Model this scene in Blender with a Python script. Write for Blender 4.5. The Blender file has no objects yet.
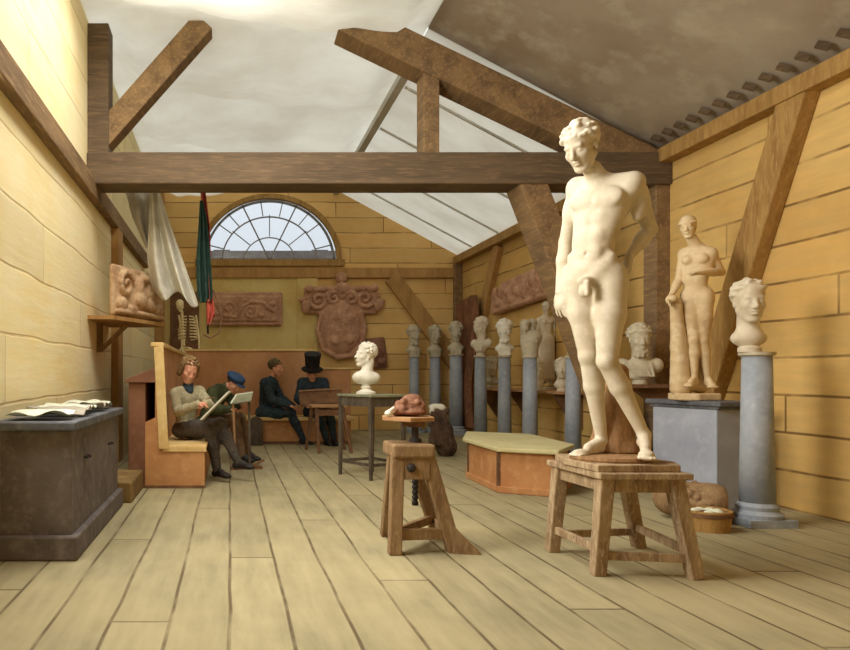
import bpy, math, random
import numpy as np
from mathutils import Vector
random.seed(7)
PI = math.pi
C = bpy.context.scene.collection
sc = bpy.context.scene

# ------------------------------------------------------------ camera, world, light
F = 700.0
cam_d = bpy.data.cameras.new('camera')
cam = bpy.data.objects.new('camera', cam_d); C.objects.link(cam)
cam.location = (0, 0, 1.2); cam.rotation_euler = (PI/2, 0, 0)
cam_d.sensor_width = 36; cam_d.lens = 36*F/850
cam_d.shift_x = (425-230)/850; cam_d.shift_y = -(325-375)/850
cam_d.clip_end = 200
sc.camera = cam

def lin(c):
    return tuple((x/255/12.92 if x/255 <= .04045 else ((x/255+.055)/1.055)**2.4) for x in c)+(1,)

w = bpy.data.worlds.new('overcast_sky'); sc.world = w; w.use_nodes = True
nt = w.node_tree; nt.nodes.clear()
o_ = nt.nodes.new('ShaderNodeOutputWorld'); bg = nt.nodes.new('ShaderNodeBackground')
tc = nt.nodes.new('ShaderNodeTexCoord'); sx = nt.nodes.new('ShaderNodeSeparateXYZ')
rp = nt.nodes.new('ShaderNodeValToRGB')
rp.color_ramp.elements[0].position = 0.0; rp.color_ramp.elements[0].color = (.62, .66, .70, 1)
rp.color_ramp.elements[1].position = 1.0; rp.color_ramp.elements[1].color = (1.95, 1.92, 1.80, 1)
e = rp.color_ramp.elements.new(.35); e.color = (.98, 1.02, 1.06, 1)
nt.links.new(tc.outputs['Generated'], sx.inputs[0]); nt.links.new(sx.outputs['Z'], rp.inputs[0])
nt.links.new(rp.outputs[0], bg.inputs[0]); nt.links.new(bg.outputs[0], o_.inputs[0])
bg.inputs[1].default_value = 1.0

def area(name, loc, target, sx_, sy_, power, color):
    d = bpy.data.lights.new(name, 'AREA'); d.shape = 'RECTANGLE'; d.size = sx_; d.size_y = sy_
    d.energy = power; d.color = color
    o = bpy.data.objects.new(name, d); C.objects.link(o); o.location = loc
    o.rotation_euler = (Vector(target)-Vector(loc)).to_track_quat('-Z', 'Y').to_euler()
    return o
# added key light just outside a made-up window in the left wall (added_window_2)
area('added_window_key', (-1.90, 3.7, 3.3), (2.4, 4.5, 1.5), 1.7, 1.7, 270, (1.0, .96, .88))
# added top light above an unseen opening cut into the near ceiling
area('added_top_light', (-.1, 5.4, 5.6), (.3, 6.4, 0), 1.8, 2.4, 170, (1.0, .96, .88))

sc.view_settings.view_transform = 'Standard'; sc.view_settings.look = 'None'
sc.view_settings.gamma = 1; sc.view_settings.use_curve_mapping = False
sc.view_settings.exposure = 0.1

# ------------------------------------------------------------ materials
def nd(nt, t, **kw):
    n = nt.nodes.new(t)
    for k, v in kw.items(): setattr(n, k, v)
    return n
def mathn(nt, op, a, b=None, c=None):
    n = nt.nodes.new('ShaderNodeMath'); n.operation = op
    for i, v in enumerate((a, b, c)):
        if v is None: continue
        if isinstance(v, (int, float)): n.inputs[i].default_value = v
        else: nt.links.new(v, n.inputs[i])
    return n.outputs[0]
def mixc(nt, fac, a, b, mode='MIX'):
    n = nt.nodes.new('ShaderNodeMix'); n.data_type = 'RGBA'; n.blend_type = mode
    for i, v in ((0, fac), (6, a), (7, b)):
        if isinstance(v, (int, float)): n.inputs[i].default_value = v
        elif isinstance(v, tuple): n.inputs[i].default_value = v
        else: nt.links.new(v, n.inputs[i])
    return n.outputs[2]
def base(name):
    m = bpy.data.materials.new(name); m.use_nodes = True
    return m, m.node_tree, m.node_tree.nodes['Principled BSDF']
def noise(nt, scale, detail=4, vec=None, rough=.6, stretch=None):
    n = nt.nodes.new('ShaderNodeTexNoise'); n.inputs['Scale'].default_value = scale
    n.inputs['Detail'].default_value = detail; n.inputs['Roughness'].default_value = rough
    if vec is None:
        g = nt.nodes.new('ShaderNodeNewGeometry'); vec = g.outputs['Position']
    if stretch:
        mp = nt.nodes.new('ShaderNodeMapping'); mp.inputs['Scale'].default_value = stretch
        nt.links.new(vec, mp.inputs[0]); vec = mp.outputs[0]
    nt.links.new(vec, n.inputs['Vector'])
    return n.outputs['Fac']
def ramp(nt, x, lo, hi):
    n = nt.nodes.new('ShaderNodeMapRange'); n.inputs[1].default_value = lo; n.inputs[2].default_value = hi
    nt.links.new(x, n.inputs[0]); return n.outputs[0]
def paint(name, c1, c2=None, c3=None, rough=.8, scale=3.0, stretch=None, fine=.25, spec=.2, bump=.15):
    """mottled surface: c1 broken by c2 in patches and c3 in a finer pattern"""
    m, nt, b = base(name)
    c2 = c2 or tuple(x*.82 for x in c1); c3 = c3 or tuple(min(255, x*1.1) for x in c1)
    n1 = ramp(nt, noise(nt, scale, 5, stretch=stretch), .35, .65)
    n2 = ramp(nt, noise(nt, scale*5.3, 4, stretch=stretch), .5, .72)
    col = mixc(nt, n1, lin(c1), lin(c2))
    f = mathn(nt, 'MULTIPLY', n2, fine*2)
    col = mixc(nt, f, col, lin(c3))
    nt.links.new(col, b.inputs['Base Color'])
    b.inputs['Roughness'].default_value = rough; b.inputs['Specular IOR Level'].default_value = spec
    bp = nt.nodes.new('ShaderNodeBump'); bp.inputs['Strength'].default_value = bump; bp.inputs['Distance'].default_value = .01
    nt.links.new(noise(nt, scale*9, 3, stretch=stretch), bp.inputs['Height']); nt.links.new(bp.outputs[0], b.inputs['Normal'])
    return m
def planks(name, axis_w, axis_l, width, length, c1, c2, c3, seam, seam_w=.035, rough=.75, spec=.2, seam_amt=.8):
    """boards laid along axis_l, spaced along axis_w (0 x, 1 y, 2 z)"""
    m, nt, b = base(name)
    g = nt.nodes.new('ShaderNodeNewGeometry'); s = nt.nodes.new('ShaderNodeSeparateXYZ')
    nt.links.new(g.outputs['Position'], s.inputs[0])
    wv = mathn(nt, 'DIVIDE', s.outputs[axis_w], width)
    # slightly wandering seams
    wob = mathn(nt, 'MULTIPLY', mathn(nt, 'SUBTRACT', noise(nt, .6, 2), .5), .16)
    wv = mathn(nt, 'ADD', wv, wob)
    idx = mathn(nt, 'FLOOR', wv); fr = mathn(nt, 'FRACT', wv)
    edge = mathn(nt, 'MINIMUM', fr, mathn(nt, 'SUBTRACT', 1.0, fr))
    lv = mathn(nt, 'ADD', mathn(nt, 'DIVIDE', s.outputs[axis_l], length), mathn(nt, 'MULTIPLY', idx, .37))
    lidx = mathn(nt, 'FLOOR', lv); lfr = mathn(nt, 'FRACT', lv)
    ledge = mathn(nt, 'MULTIPLY', mathn(nt, 'MINIMUM', lfr, mathn(nt, 'SUBTRACT', 1.0, lfr)), length/width)
    edge = mathn(nt, 'MINIMUM', edge, ledge)
    sm = nt.nodes.new('ShaderNodeMapRange'); sm.interpolation_type = 'SMOOTHSTEP'
    sm.inputs[1].default_value = seam_w*.3; sm.inputs[2].default_value = seam_w; sm.inputs[3].default_value = 1; sm.inputs[4].default_value = 0
    nt.links.new(edge, sm.inputs[0])
    wn = nt.nodes.new('ShaderNodeTexWhiteNoise'); wn.noise_dimensions = '2D'
    cb = nt.nodes.new('ShaderNodeCombineXYZ'); nt.links.new(idx, cb.inputs[0]); nt.links.new(lidx, cb.inputs[1])
    nt.links.new(cb.outputs[0], wn.inputs['Vector'])
    st = [6, 6, 6]; st[axis_l] = .8
    gr = ramp(nt, noise(nt, 2.0, 6, stretch=tuple(st)), .35, .68)
    pat = ramp(nt, noise(nt, .9, 4), .38, .64)
    col = mixc(nt, pat, lin(c1), lin(c2))
    col = mixc(nt, mathn(nt, 'MULTIPLY', gr, .55), col, lin(c3))
    br = mathn(nt, 'ADD', mathn(nt, 'MULTIPLY', wn.outputs['Value'], .22), .89)
    hs = nt.nodes.new('ShaderNodeHueSaturation'); nt.links.new(col, hs.inputs['Color']); nt.links.new(br, hs.inputs['Value'])
    sb = mathn(nt, 'MULTIPLY', sm.outputs[0], mathn(nt, 'MULTIPLY', ramp(nt, noise(nt, 1.7, 3), .28, .55), seam_amt))
    col = mixc(nt, sb, hs.outputs[0], lin(seam))
    nt.links.new(col, b.inputs['Base Color'])
    b.inputs['Roughness'].default_value = rough; b.inputs['Specular IOR Level'].default_value = spec
    bp = nt.nodes.new('ShaderNodeBump'); bp.inputs['Strength'].default_value = .4; bp.inputs['Distance'].default_value = .012
    h = mathn(nt, 'SUBTRACT', mathn(nt, 'MULTIPLY', gr, .3), sm.outputs[0])
    nt.links.new(h, bp.inputs['Height']); nt.links.new(bp.outputs[0], b.inputs['Normal'])
    return m

M = {}
M['floor'] = planks('floor_boards', 0, 1, .29, 4.6, (162, 150, 114), (138, 130, 100), (178, 166, 130), (80, 62, 42), .045)
M['wall_right'] = planks('ochre_side_boards', 2, 1, .34, 5.0, (224, 188, 118), (208, 166, 96), (190, 160, 104), (100, 66, 36), .05)
M['wall_back'] = planks('ochre_back_boards', 2, 0, .33, 2.8, (232, 194, 126), (218, 172, 104), (224, 194, 130), (120, 78, 44), .045)
M['wall_left'] = planks('cream_side_boards', 2, 1, .5, 4.0, (248, 234, 186), (242, 222, 160), (250, 240, 206), (190, 154, 100), .03, seam_amt=.5)
M['wainscot'] = paint('plaster_green_yellow', (224, 204, 138), (212, 184, 114), (230, 214, 156), scale=1.2)
M['beam'] = paint('dark_timber', (114, 96, 76), (92, 78, 62), (142, 116, 86), scale=1.6, stretch=(.5, 1, 5), fine=.35, bump=.3)
M['beam_y'] = paint('brown_timber', (148, 120, 86), (116, 94, 70), (178, 146, 102), scale=1.6, stretch=(4, .5, 4), fine=.35, bump=.3)
M['oak'] = paint('ochre_timber', (190, 148, 92), (164, 124, 76), (204, 168, 110), scale=1.8, stretch=(4, 4, .6), fine=.3, bump=.2)
M['tan'] = paint('tan_timber', (178, 142, 84), (150, 114, 66), (200, 168, 110), scale=2.5, stretch=(4, 4, .7), fine=.3, bump=.2)
M['plinth'] = paint('dirty_plinth', (150, 124, 78), (112, 90, 58), (170, 146, 96), scale=2.5)
M['slope'] = paint('shaded_grey_brown_plaster', (176, 166, 150), (148, 132, 114), (194, 186, 168), scale=.6, fine=.3)  # duller than the back slope, with its dimmer light painted in
M['slope_white'] = paint('pale_slope_trim', (206, 202, 190), (186, 182, 170), (220, 216, 204), scale=.9, stretch=(1, .4, 1))
M['plaster'] = paint('white_plaster', (220, 210, 188), (200, 186, 160), (230, 222, 204), rough=.6, scale=4, fine=.25, spec=.3, bump=.12)
M['plaster_warm'] = paint('aged_warm_plaster', (222, 200, 160), (200, 172, 130), (232, 216, 182), rough=.6, scale=3.0, fine=.3, spec=.3, bump=.15)
M['plaster_grey'] = paint('grey_plaster', (200, 190, 166), (178, 168, 144), (216, 208, 186), rough=.7, scale=8, fine=.3, bump=.15)
M['plaster_white'] = paint('bright_plaster', (240, 236, 222), (222, 216, 198), (246, 244, 236), rough=.6, scale=7)
M['support'] = paint('brown_trunk_plaster', (164, 128, 88), (132, 98, 66), (190, 156, 112), scale=6, stretch=(3, 3, .7), bump=.4)
M['bluegrey'] = paint('blue_grey_paint', (162, 168, 176), (140, 148, 158), (182, 190, 200), rough=.55, scale=3, spec=.35)
M['slate'] = paint('slate_paint', (104, 106, 110), (82, 84, 90), (136, 138, 142), rough=.6, scale=3)
M['pedblue'] = paint('pale_blue_paint', (166, 172, 184), (148, 152, 168), (186, 190, 204), rough=.7, scale=1.4)
M['cabinet'] = paint('grey_painted_wood', (116, 108, 104), (92, 84, 82), (148, 142, 138), scale=2.2)
M['bench'] = paint('red_brown_panel', (204, 156, 112), (184, 132, 92), (214, 172, 130), scale=1.3, fine=.2)
M['bench_dark'] = paint('red_brown_panel_dark', (140, 100, 76), (118, 82, 62), (160, 118, 88), scale=1.6)  # darker red-brown for the outer casing
M['bench_edge'] = paint('pale_wood_edge', (224, 196, 136), (204, 170, 108), (236, 214, 164), scale=3)
M['orange_wood'] = paint('orange_wood', (196, 146, 96), (176, 122, 78), (208, 164, 114), scale=2.0, fine=.3)
M['lid'] = paint('pale_lid', (204, 196, 150), (190, 180, 134), (216, 208, 166), scale=2.4)
M['stool'] = paint('stool_wood', (176, 152, 118), (132, 106, 80), (206, 188, 156), scale=4, stretch=(3, 3, .8), fine=.35, bump=.3)
M['stand'] = paint('stand_wood', (152, 124, 90), (122, 96, 68), (178, 152, 114), scale=4, stretch=(3, 3, .8), fine=.3, bump=.3)
M['dkwood'] = paint('dark_table_wood', (96, 86, 72), (72, 62, 52), (130, 118, 98), scale=4, stretch=(3, 3, .8))
M['brown'] = paint('mid_brown_wood', (130, 96, 68), (102, 74, 54), (158, 118, 84), scale=4)
M['clay'] = paint('brown_clay', (142, 98, 74), (112, 76, 60), (176, 130, 102), rough=.6, scale=9, fine=.4, bump=.5)
M['terra'] = paint('rose_brown_relief', (200, 156, 126), (168, 124, 98), (220, 184, 154), scale=4, fine=.35, bump=.4)
M['relief_pale'] = paint('pale_relief', (212, 182, 144), (176, 138, 104), (228, 206, 172), scale=5, fine=.35, bump=.4)
M['relief_ochre'] = paint('ochre_relief', (186, 146, 104), (164, 122, 84), (202, 166, 124), scale=4, fine=.3, bump=.4)
M['relief_dark'] = paint('dark_red_relief', (150, 108, 88), (124, 88, 72), (176, 134, 108), scale=4, fine=.35, bump=.4)
M['hide'] = paint('reddish_drape', (140, 96, 68), (104, 70, 52), (170, 122, 86), scale=3, stretch=(2, 2, .6), fine=.4)
M['cloth_white'] = paint('off_white_cloth', (214, 210, 192), (186, 182, 168), (230, 228, 214), scale=2.5)
M['cloth_grey'] = paint('grey_cloth', (176, 170, 156), (156, 148, 134), (190, 184, 170), scale=2.5)
M['green'] = paint('dark_green_cloth', (48, 76, 66), (34, 56, 52), (70, 96, 80), scale=4)
M['red'] = paint('faded_red_cloth', (196, 92, 78), (160, 70, 60), (212, 120, 100), scale=5)
M['skin'] = paint('skin', (222, 168, 138), (206, 142, 112), (232, 186, 160), rough=.6, scale=12, fine=.2, bump=0)
M['smock'] = paint('grey_green_smock', (176, 166, 132), (144, 138, 112), (208, 200, 168), scale=6, fine=.35)
M['scarf_white'] = paint('white_sleeve', (222, 210, 178), (196, 182, 150), None, scale=6)
M['trousers_grey'] = paint('charcoal_trousers', (84, 76, 68), (62, 56, 52), (116, 110, 102), scale=6)
M['coat_green'] = paint('dark_green_coat', (78, 84, 54), (52, 58, 42), (104, 110, 72), scale=5)
M['trousers_brown'] = paint('brown_trousers', (124, 100, 76), (96, 76, 58), (146, 122, 94), scale=6)
M['coat_navy'] = paint('navy_coat', (54, 70, 78), (38, 48, 56), (88, 108, 118), scale=6)
M['trousers_navy'] = paint('blue_black_trousers', (48, 60, 66), (32, 40, 46), (84, 98, 104), scale=6)
M['black'] = paint('black_felt', (38, 34, 32), (26, 24, 24), (74, 70, 66), scale=6)
M['cap'] = paint('blue_cap', (52, 78, 110), (36, 52, 78), (78, 108, 140), scale=8)
M['hair'] = paint('brown_hair', (96, 70, 48), (70, 50, 36), (136, 106, 72), scale=20, bump=.5)
M['hair_fair'] = paint('fair_brown_hair', (150, 122, 80), (96, 72, 48), (176, 150, 104), scale=14, bump=.5)
M['hair_grey'] = paint('olive_brown_hair', (104, 92, 62), (72, 60, 42), (140, 128, 92), scale=20, bump=.5)
M['shoe'] = paint('black_leather', (48, 42, 38), (34, 30, 28), (90, 86, 80), rough=.5, scale=8)
M['sole'] = paint('pale_leather', (190, 178, 150), None, None, scale=8)
M['paper'] = paint('paper', (222, 226, 206), (208, 212, 190), None, scale=6)
M['board_grey'] = paint('grey_green_board', (146, 146, 118), (120, 120, 96), None, scale=6)
M['bone'] = paint('bone', (238, 222, 176), (216, 194, 146), (244, 232, 196), scale=10)
M['iron'] = paint('iron', (60, 54, 50), (44, 40, 38), None, rough=.5, scale=8)
M['bush'] = paint('dark_plume', (112, 92, 76), (64, 48, 42), (112, 92, 76), scale=9, bump=.5)
M['eye'] = paint('dark_eye', (50, 38, 32), None, None, scale=8)
M['roof_slab'] = paint('brown_grey_roof', (112, 104, 100), (92, 84, 80), (130, 122, 116), scale=2)  # dull grey-brown of the roof outside
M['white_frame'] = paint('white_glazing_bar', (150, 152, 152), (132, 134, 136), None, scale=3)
m, nt, b = base('canvas')
pos = ramp(nt, noise(nt, .5, 5, stretch=(1, 1.6, 1)), .35, .65)
cc = mixc(nt, pos, lin((224, 223, 212)), lin((200, 194, 178)))
df = nt.nodes.new('ShaderNodeBsdfDiffuse'); tr = nt.nodes.new('ShaderNodeBsdfTranslucent'); mx = nt.nodes.new('ShaderNodeMixShader')
mx.inputs[0].default_value = .5
nt.links.new(cc, df.inputs[0]); nt.links.new(cc, tr.inputs[0]); nt.links.new(df.outputs[0], mx.inputs[1]); nt.links.new(tr.outputs[0], mx.inputs[2])
nt.links.new(mx.outputs[0], nt.nodes['Material Output'].inputs[0]); M['canvas'] = m
m, nt, b = base('window_glass')
g1 = nt.nodes.new('ShaderNodeBsdfTransparent'); g1.inputs[0].default_value = (.93, .95, .97, 1)
g2 = nt.nodes.new('ShaderNodeBsdfGlossy'); g2.inputs['Roughness'].default_value = .1; mx = nt.nodes.new('ShaderNodeMixShader'); mx.inputs[0].default_value = .05
nt.links.new(g1.outputs[0], mx.inputs[1]); nt.links.new(g2.outputs[0], mx.inputs[2]); nt.links.new(mx.outputs[0], nt.nodes['Material Output'].inputs[0]); M['glass'] = m

# ------------------------------------------------------------ mesh helpers
class MB:
    def __init__(s): s.v = []; s.f = []
    def add(s, vs, fs):
        n = len(s.v); s.v += [tuple(v) for v in vs]; s.f += [tuple(i+n for i in f) for f in fs]; return s
    def box(s, c, size, rz=0):
        cx, cy, cz = c; hx, hy, hz = [q/2 for q in size]; ca, sa = math.cos(rz), math.sin(rz); vs = []
        for z in (-hz, hz):
            for x, y in ((-hx, -hy), (hx, -hy), (hx, hy), (-hx, hy)):
                vs.append((cx+x*ca-y*sa, cy+x*sa+y*ca, cz+z))
        return s.add(vs, [(3, 2, 1, 0), (4, 5, 6, 7), (0, 1, 5, 4), (1, 2, 6, 5), (2, 3, 7, 6), (3, 0, 4, 7)])
    def bb(s, lo, hi):
        return s.box([(a+b)/2 for a, b in zip(lo, hi)], [b-a for a, b in zip(lo, hi)])
    def beam(s, p0, p1, w, h, side=(0, 1, 0), w1=None, h1=None):
        """bar from p0 to p1; w is measured along side, h across"""
        p0 = np.array(p0, float); p1 = np.array(p1, float); d = p1-p0; d /= np.linalg.norm(d)
        a = np.array(side, float); a = a-d*a.dot(d); a /= np.linalg.norm(a); b = np.cross(d, a)
        w1 = w if w1 is None else w1; h1 = h if h1 is None else h1; vs = []
        for p, ww, hh in ((p0, w, h), (p1, w1, h1)):
            for i, j in ((-1, -1), (1, -1), (1, 1), (-1, 1)): vs.append(p+a*i*ww/2+b*j*hh/2)
        return s.add(vs, [(3, 2, 1, 0), (4, 5, 6, 7), (0, 1, 5, 4), (1, 2, 6, 5), (2, 3, 7, 6), (3, 0, 4, 7)])
    def prism(s, poly, z0, z1, scale0=1):
        n = len(poly); mx_ = sum(p[0] for p in poly)/n; my_ = sum(p[1] for p in poly)/n
        vs = [(mx_+(x-mx_)*scale0, my_+(y-my_)*scale0, z0) for x, y in poly]+[(x, y, z1) for x, y in poly]
        return s.add(vs, [tuple(range(n-1, -1, -1)), tuple(range(n, 2*n))]+[(i, (i+1) % n, n+(i+1) % n, n+i) for i in range(n)])
    def lathe(s, prof, c, n=28, sx=1, sy=1):
        cx, cy, cz = c; vs = []; fs = []
        for r, z in prof:
            for i in range(n):
                a = 2*PI*i/n; vs.append((cx+r*sx*math.cos(a), cy+r*sy*math.sin(a), cz+z))
        m = len(prof)
        for j in range(m-1):
            for i in range(n): fs.append((j*n+i, j*n+(i+1) % n, (j+1)*n+(i+1) % n, (j+1)*n+i))
        fs.append(tuple(range(n-1, -1, -1))); fs.append(tuple((m-1)*n+i for i in range(n)))
        return s.add(vs, fs)
    def tube(s, pts, r, n=8, r1=None):
        pts = [np.array(p, float) for p in pts]; rings = []; up = np.array((0.13, .21, 1.0)); m = len(pts)
        for i, p in enumerate(pts):
            d = pts[min(i+1, m-1)]-pts[max(i-1, 0)]; d /= (np.linalg.norm(d)+1e-9)
            a = np.cross(d, up); 
            if np.linalg.norm(a) < .05: a = np.cross(d, (1, 0, 0))
            a /= np.linalg.norm(a); b = np.cross(d, a); rr = r if r1 is None else r+(r1-r)*i/(m-1)
            rings += [p+rr*(a*math.cos(2*PI*k/n)+b*math.sin(2*PI*k/n)) for k in range(n)]
        fs = [(j*n+i, j*n+(i+1) % n, (j+1)*n+(i+1) % n, (j+1)*n+i) for j in range(m-1) for i in range(n)]
        fs += [tuple(range(n-1, -1, -1)), tuple((m-1)*n+i for i in range(n))]
        return s.add(rings, fs)

def link_mesh(name, vs, fs, mat, parent=None, origin=None, smooth=False, bevel=0):
    if parent is not None: org = np.array(ORG[parent.name])
    elif origin is not None: org = np.array(origin, float)
    else: org = np.zeros(3)
    V = np.asarray(vs, float)-org
    me = bpy.data.meshes.new(name); me.from_pydata(V.tolist(), [], [list(map(int, f)) for f in fs]); me.update()
    import bmesh
    bm = bmesh.new(); bm.from_mesh(me); bmesh.ops.recalc_face_normals(bm, faces=bm.faces); bm.to_mesh(me); bm.free()
    if smooth: me.polygons.foreach_set('use_smooth', [True]*len(me.polygons))
    me.materials.append(M[mat])
    o = bpy.data.objects.new(name, me); C.objects.link(o)
    if parent is not None: o.parent = parent
    else: o.location = org.tolist()
    ORG[o.name] = tuple(org)
    if bevel:
        md = o.modifiers.new('bevel', 'BEVEL'); md.width = bevel; md.segments = 2; md.limit_method = 'ANGLE'; md.angle_limit = .6
    return o
ORG = {}
def B(name, mb, mat, parent=None, origin=None, smooth=False, bevel=0):
    return link_mesh(name, mb.v, mb.f, mat, parent, origin, smooth, bevel)
def struct(name, mb, mat, bevel=0):
    o = B(name, mb, mat, bevel=bevel); o['kind'] = 'structure'; return o
def thing(name, label, cat, loc, group=None):
    o = bpy.data.objects.new(name, None); C.objects.link(o); o.location = loc; o.empty_display_size = .1
    o['label'] = label; o['category'] = cat
    if group: o['group'] = group
    ORG[o.name] = tuple(loc); return o
def tag(o, label, cat, group=None):
    o['label'] = label; o['category'] = cat
    if group: o['group'] = group
    return o
def label(o, t): o['label'] = t; return o
def P(px, py, Y):     # a point measured off the picture at distance Y
    return np.array(((px-230)*Y/F, Y, 1.2-(py-375)*Y/F))

# ------------------------------------------------------------ sculpting by blended solids
def V3(*a): return np.array(a, float)
def nrm(v): v = np.asarray(v, float); return v/(np.linalg.norm(v)+1e-12)
def cone(a, b, r1, r2=None, k=.02, flat=None, op='u'):
    r2 = r1 if r2 is None else r2; a = np.asarray(a, float); b = np.asarray(b, float); R = max(r1, r2)
    if flat is not None: R *= max(1, flat[1])
    return dict(t='cone', a=a, b=b, r1=r1, r2=r2, k=k, flat=flat, op=op, lo=np.minimum(a, b)-R, hi=np.maximum(a, b)+R)
def ell(c, r, axes=None, k=.02, op='u'):
    c = np.asarray(c, float); r = np.asarray(r, float)*np.ones(3); A = np.eye(3) if axes is None else np.array([nrm(x) for x in axes])
    ext = np.sqrt(((A.T*r)**2).sum(1))
    return dict(t='ell', c=c, r=r, A=A, k=k, op=op, lo=c-ext, hi=c+ext)
def rbox(c, h, axes=None, rad=.01, k=.01, op='u'):
    c = np.asarray(c, float); h = np.asarray(h, float); A = np.eye(3) if axes is None else np.array([nrm(x) for x in axes])
    ext = np.abs(A.T*h).sum(1)
    return dict(t='box', c=c, h=h, A=A, rad=rad, k=k, op=op, lo=c-ext, hi=c+ext)
def inflate(prims, d, kk=None):
    out = []
    for p in prims:
        q = dict(p)
        if p['t'] == 'cone': q['r1'] = p['r1']+d; q['r2'] = p['r2']+d
        elif p['t'] == 'ell': q['r'] = p['r']+d
        else: q['h'] = p['h']+d
        q['lo'] = p['lo']-d; q['hi'] = p['hi']+d
        if kk: q['k'] = kk
        out.append(q)
    return out
def sculpt(prims, vox, bump=0, bscale=30.0):
    lo = np.min([p['lo'] for p in prims if p['op'] == 'u'], 0)-3*vox; hi = np.max([p['hi'] for p in prims if p['op'] == 'u'], 0)+3*vox
    n = np.ceil((hi-lo)/vox).astype(int)+1
    fld = np.full(n, .2, np.float32)
    ax = [lo[i]+vox*np.arange(n[i]) for i in range(3)]
    for p in prims:
        pad = p['k']+3*vox
        i0 = np.maximum(((p['lo']-pad-lo)/vox).astype(int), 0); i1 = np.minimum(((p['hi']+pad-lo)/vox).astype(int)+2, n)
        if (i1 <= i0).any(): continue
        X = ax[0][i0[0]:i1[0], None, None]; Y = ax[1][None, i0[1]:i1[1], None]; Z = ax[2][None, None, i0[2]:i1[2]]
        if p['t'] == 'cone':
            a, b = p['a'], p['b']; px, py, pz = X-a[0], Y-a[1], Z-a[2]; ba = b-a; L2 = ba.dot(ba)+1e-12
            h = np.clip((px*ba[0]+py*ba[1]+pz*ba[2])/L2, 0, 1)
            qx, qy, qz = px-h*ba[0], py-h*ba[1], pz-h*ba[2]
            if p['flat'] is not None:
                dv = nrm(p['flat'][0]); s = qx*dv[0]+qy*dv[1]+qz*dv[2]; g = s*(1/p['flat'][1]-1)
                qx, qy, qz = qx+dv[0]*g, qy+dv[1]*g, qz+dv[2]*g
            d = np.sqrt(qx*qx+qy*qy+qz*qz)-(p['r1']+(p['r2']-p['r1'])*h)
        else:
            qx, qy, qz = X-p['c'][0], Y-p['c'][1], Z-p['c'][2]; A = p['A']
            u = [A[i, 0]*qx+A[i, 1]*qy+A[i, 2]*qz for i in range(3)]
            if p['t'] == 'ell':
                r = p['r']; k0 = np.sqrt((u[0]/r[0])**2+(u[1]/r[1])**2+(u[2]/r[2])**2)
                k1 = np.sqrt((u[0]/r[0]**2)**2+(u[1]/r[1]**2)**2+(u[2]/r[2]**2)**2)+1e-9
                d = k0*(k0-1)/k1
            else:
                h = p['h']-p['rad']; q = [np.abs(u[i])-h[i] for i in range(3)]
                d = np.sqrt(np.maximum(q[0], 0)**2+np.maximum(q[1], 0)**2+np.maximum(q[2], 0)**2)+np.minimum(np.maximum(q[0], np.maximum(q[1], q[2])), 0)-p['rad']
        w_ = (slice(i0[0], i1[0]), slice(i0[1], i1[1]), slice(i0[2], i1[2])); f = fld[w_]; k = max(p['k'], 1e-5)
        if p['op'] == 'u':
            h = np.maximum(k-np.abs(f-d), 0)/k; fld[w_] = np.minimum(f, d)-h*h*k*.25
        else:
            h = np.maximum(k-np.abs(f+d), 0)/k; fld[w_] = np.maximum(f, -d)+h*h*k*.25
    if bump:
        s = bscale
        fld += (bump*(np.sin(ax[0]*s)[:, None, None]+np.sin(ax[1]*s*1.3+1)[None, :, None]+np.sin(ax[2]*s*.9+2)[None, None, :])/3).astype(np.float32)
    ins = fld < 0
    c = np.zeros(np.array(fld.shape)-1, np.int8)
    offs = [(i, j, k) for i in (0, 1) for j in (0, 1) for k in (0, 1)]
    nx, ny, nz = c.shape
    for i, j, k in offs: c += ins[i:i+nx, j:j+ny, k:k+nz]
    cell = np.argwhere((c > 0) & (c < 8)); idm = np.full(c.shape, -1, np.int32); idm[tuple(cell.T)] = np.arange(len(cell))
    acc = np.zeros((len(cell), 3)); cnt = np.zeros(len(cell))
    for a in offs:
        for axn in range(3):
            if a[axn]: continue
            b_ = list(a); b_[axn] = 1
            fa = fld[tuple((cell+a).T)]; fb = fld[tuple((cell+b_).T)]
            s = (fa < 0) != (fb < 0); t = np.where(s, fa/(fa-fb+1e-12), 0)
            pt = np.tile(np.array(a, float), (len(cell), 1)); pt[:, axn] += t
            acc += pt*s[:, None]; cnt += s
    verts = lo+vox*(cell+acc/cnt[:, None])
    faces = []
    for axn in range(3):
        u, v = [(1, 2), (2, 0), (0, 1)][axn]
        sl0 = [slice(None)]*3; sl1 = [slice(None)]*3; sl0[axn] = slice(0, -1); sl1[axn] = slice(1, None)
        a0 = ins[tuple(sl0)]; a1 = ins[tuple(sl1)]
        for flip, msk in ((0, a0 & ~a1), (1, ~a0 & a1)):
            e = np.argwhere(msk); 
            if not len(e): continue
            e = e[(e[:, u] > 0) & (e[:, v] > 0) & (e[:, u] < fld.shape[u]-1) & (e[:, v] < fld.shape[v]-1)]
            q = []
            for du, dv in ((-1, -1), (0, -1), (0, 0), (-1, 0)):
                x = e.copy(); x[:, u] += du; x[:, v] += dv; q.append(idm[tuple(x.T)])
            q = np.stack(q, 1)
            faces.append(q[:, ::-1] if flip else q)
    faces = np.concatenate(faces); faces = faces[(faces >= 0).all(1)]
    return verts, faces
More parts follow.
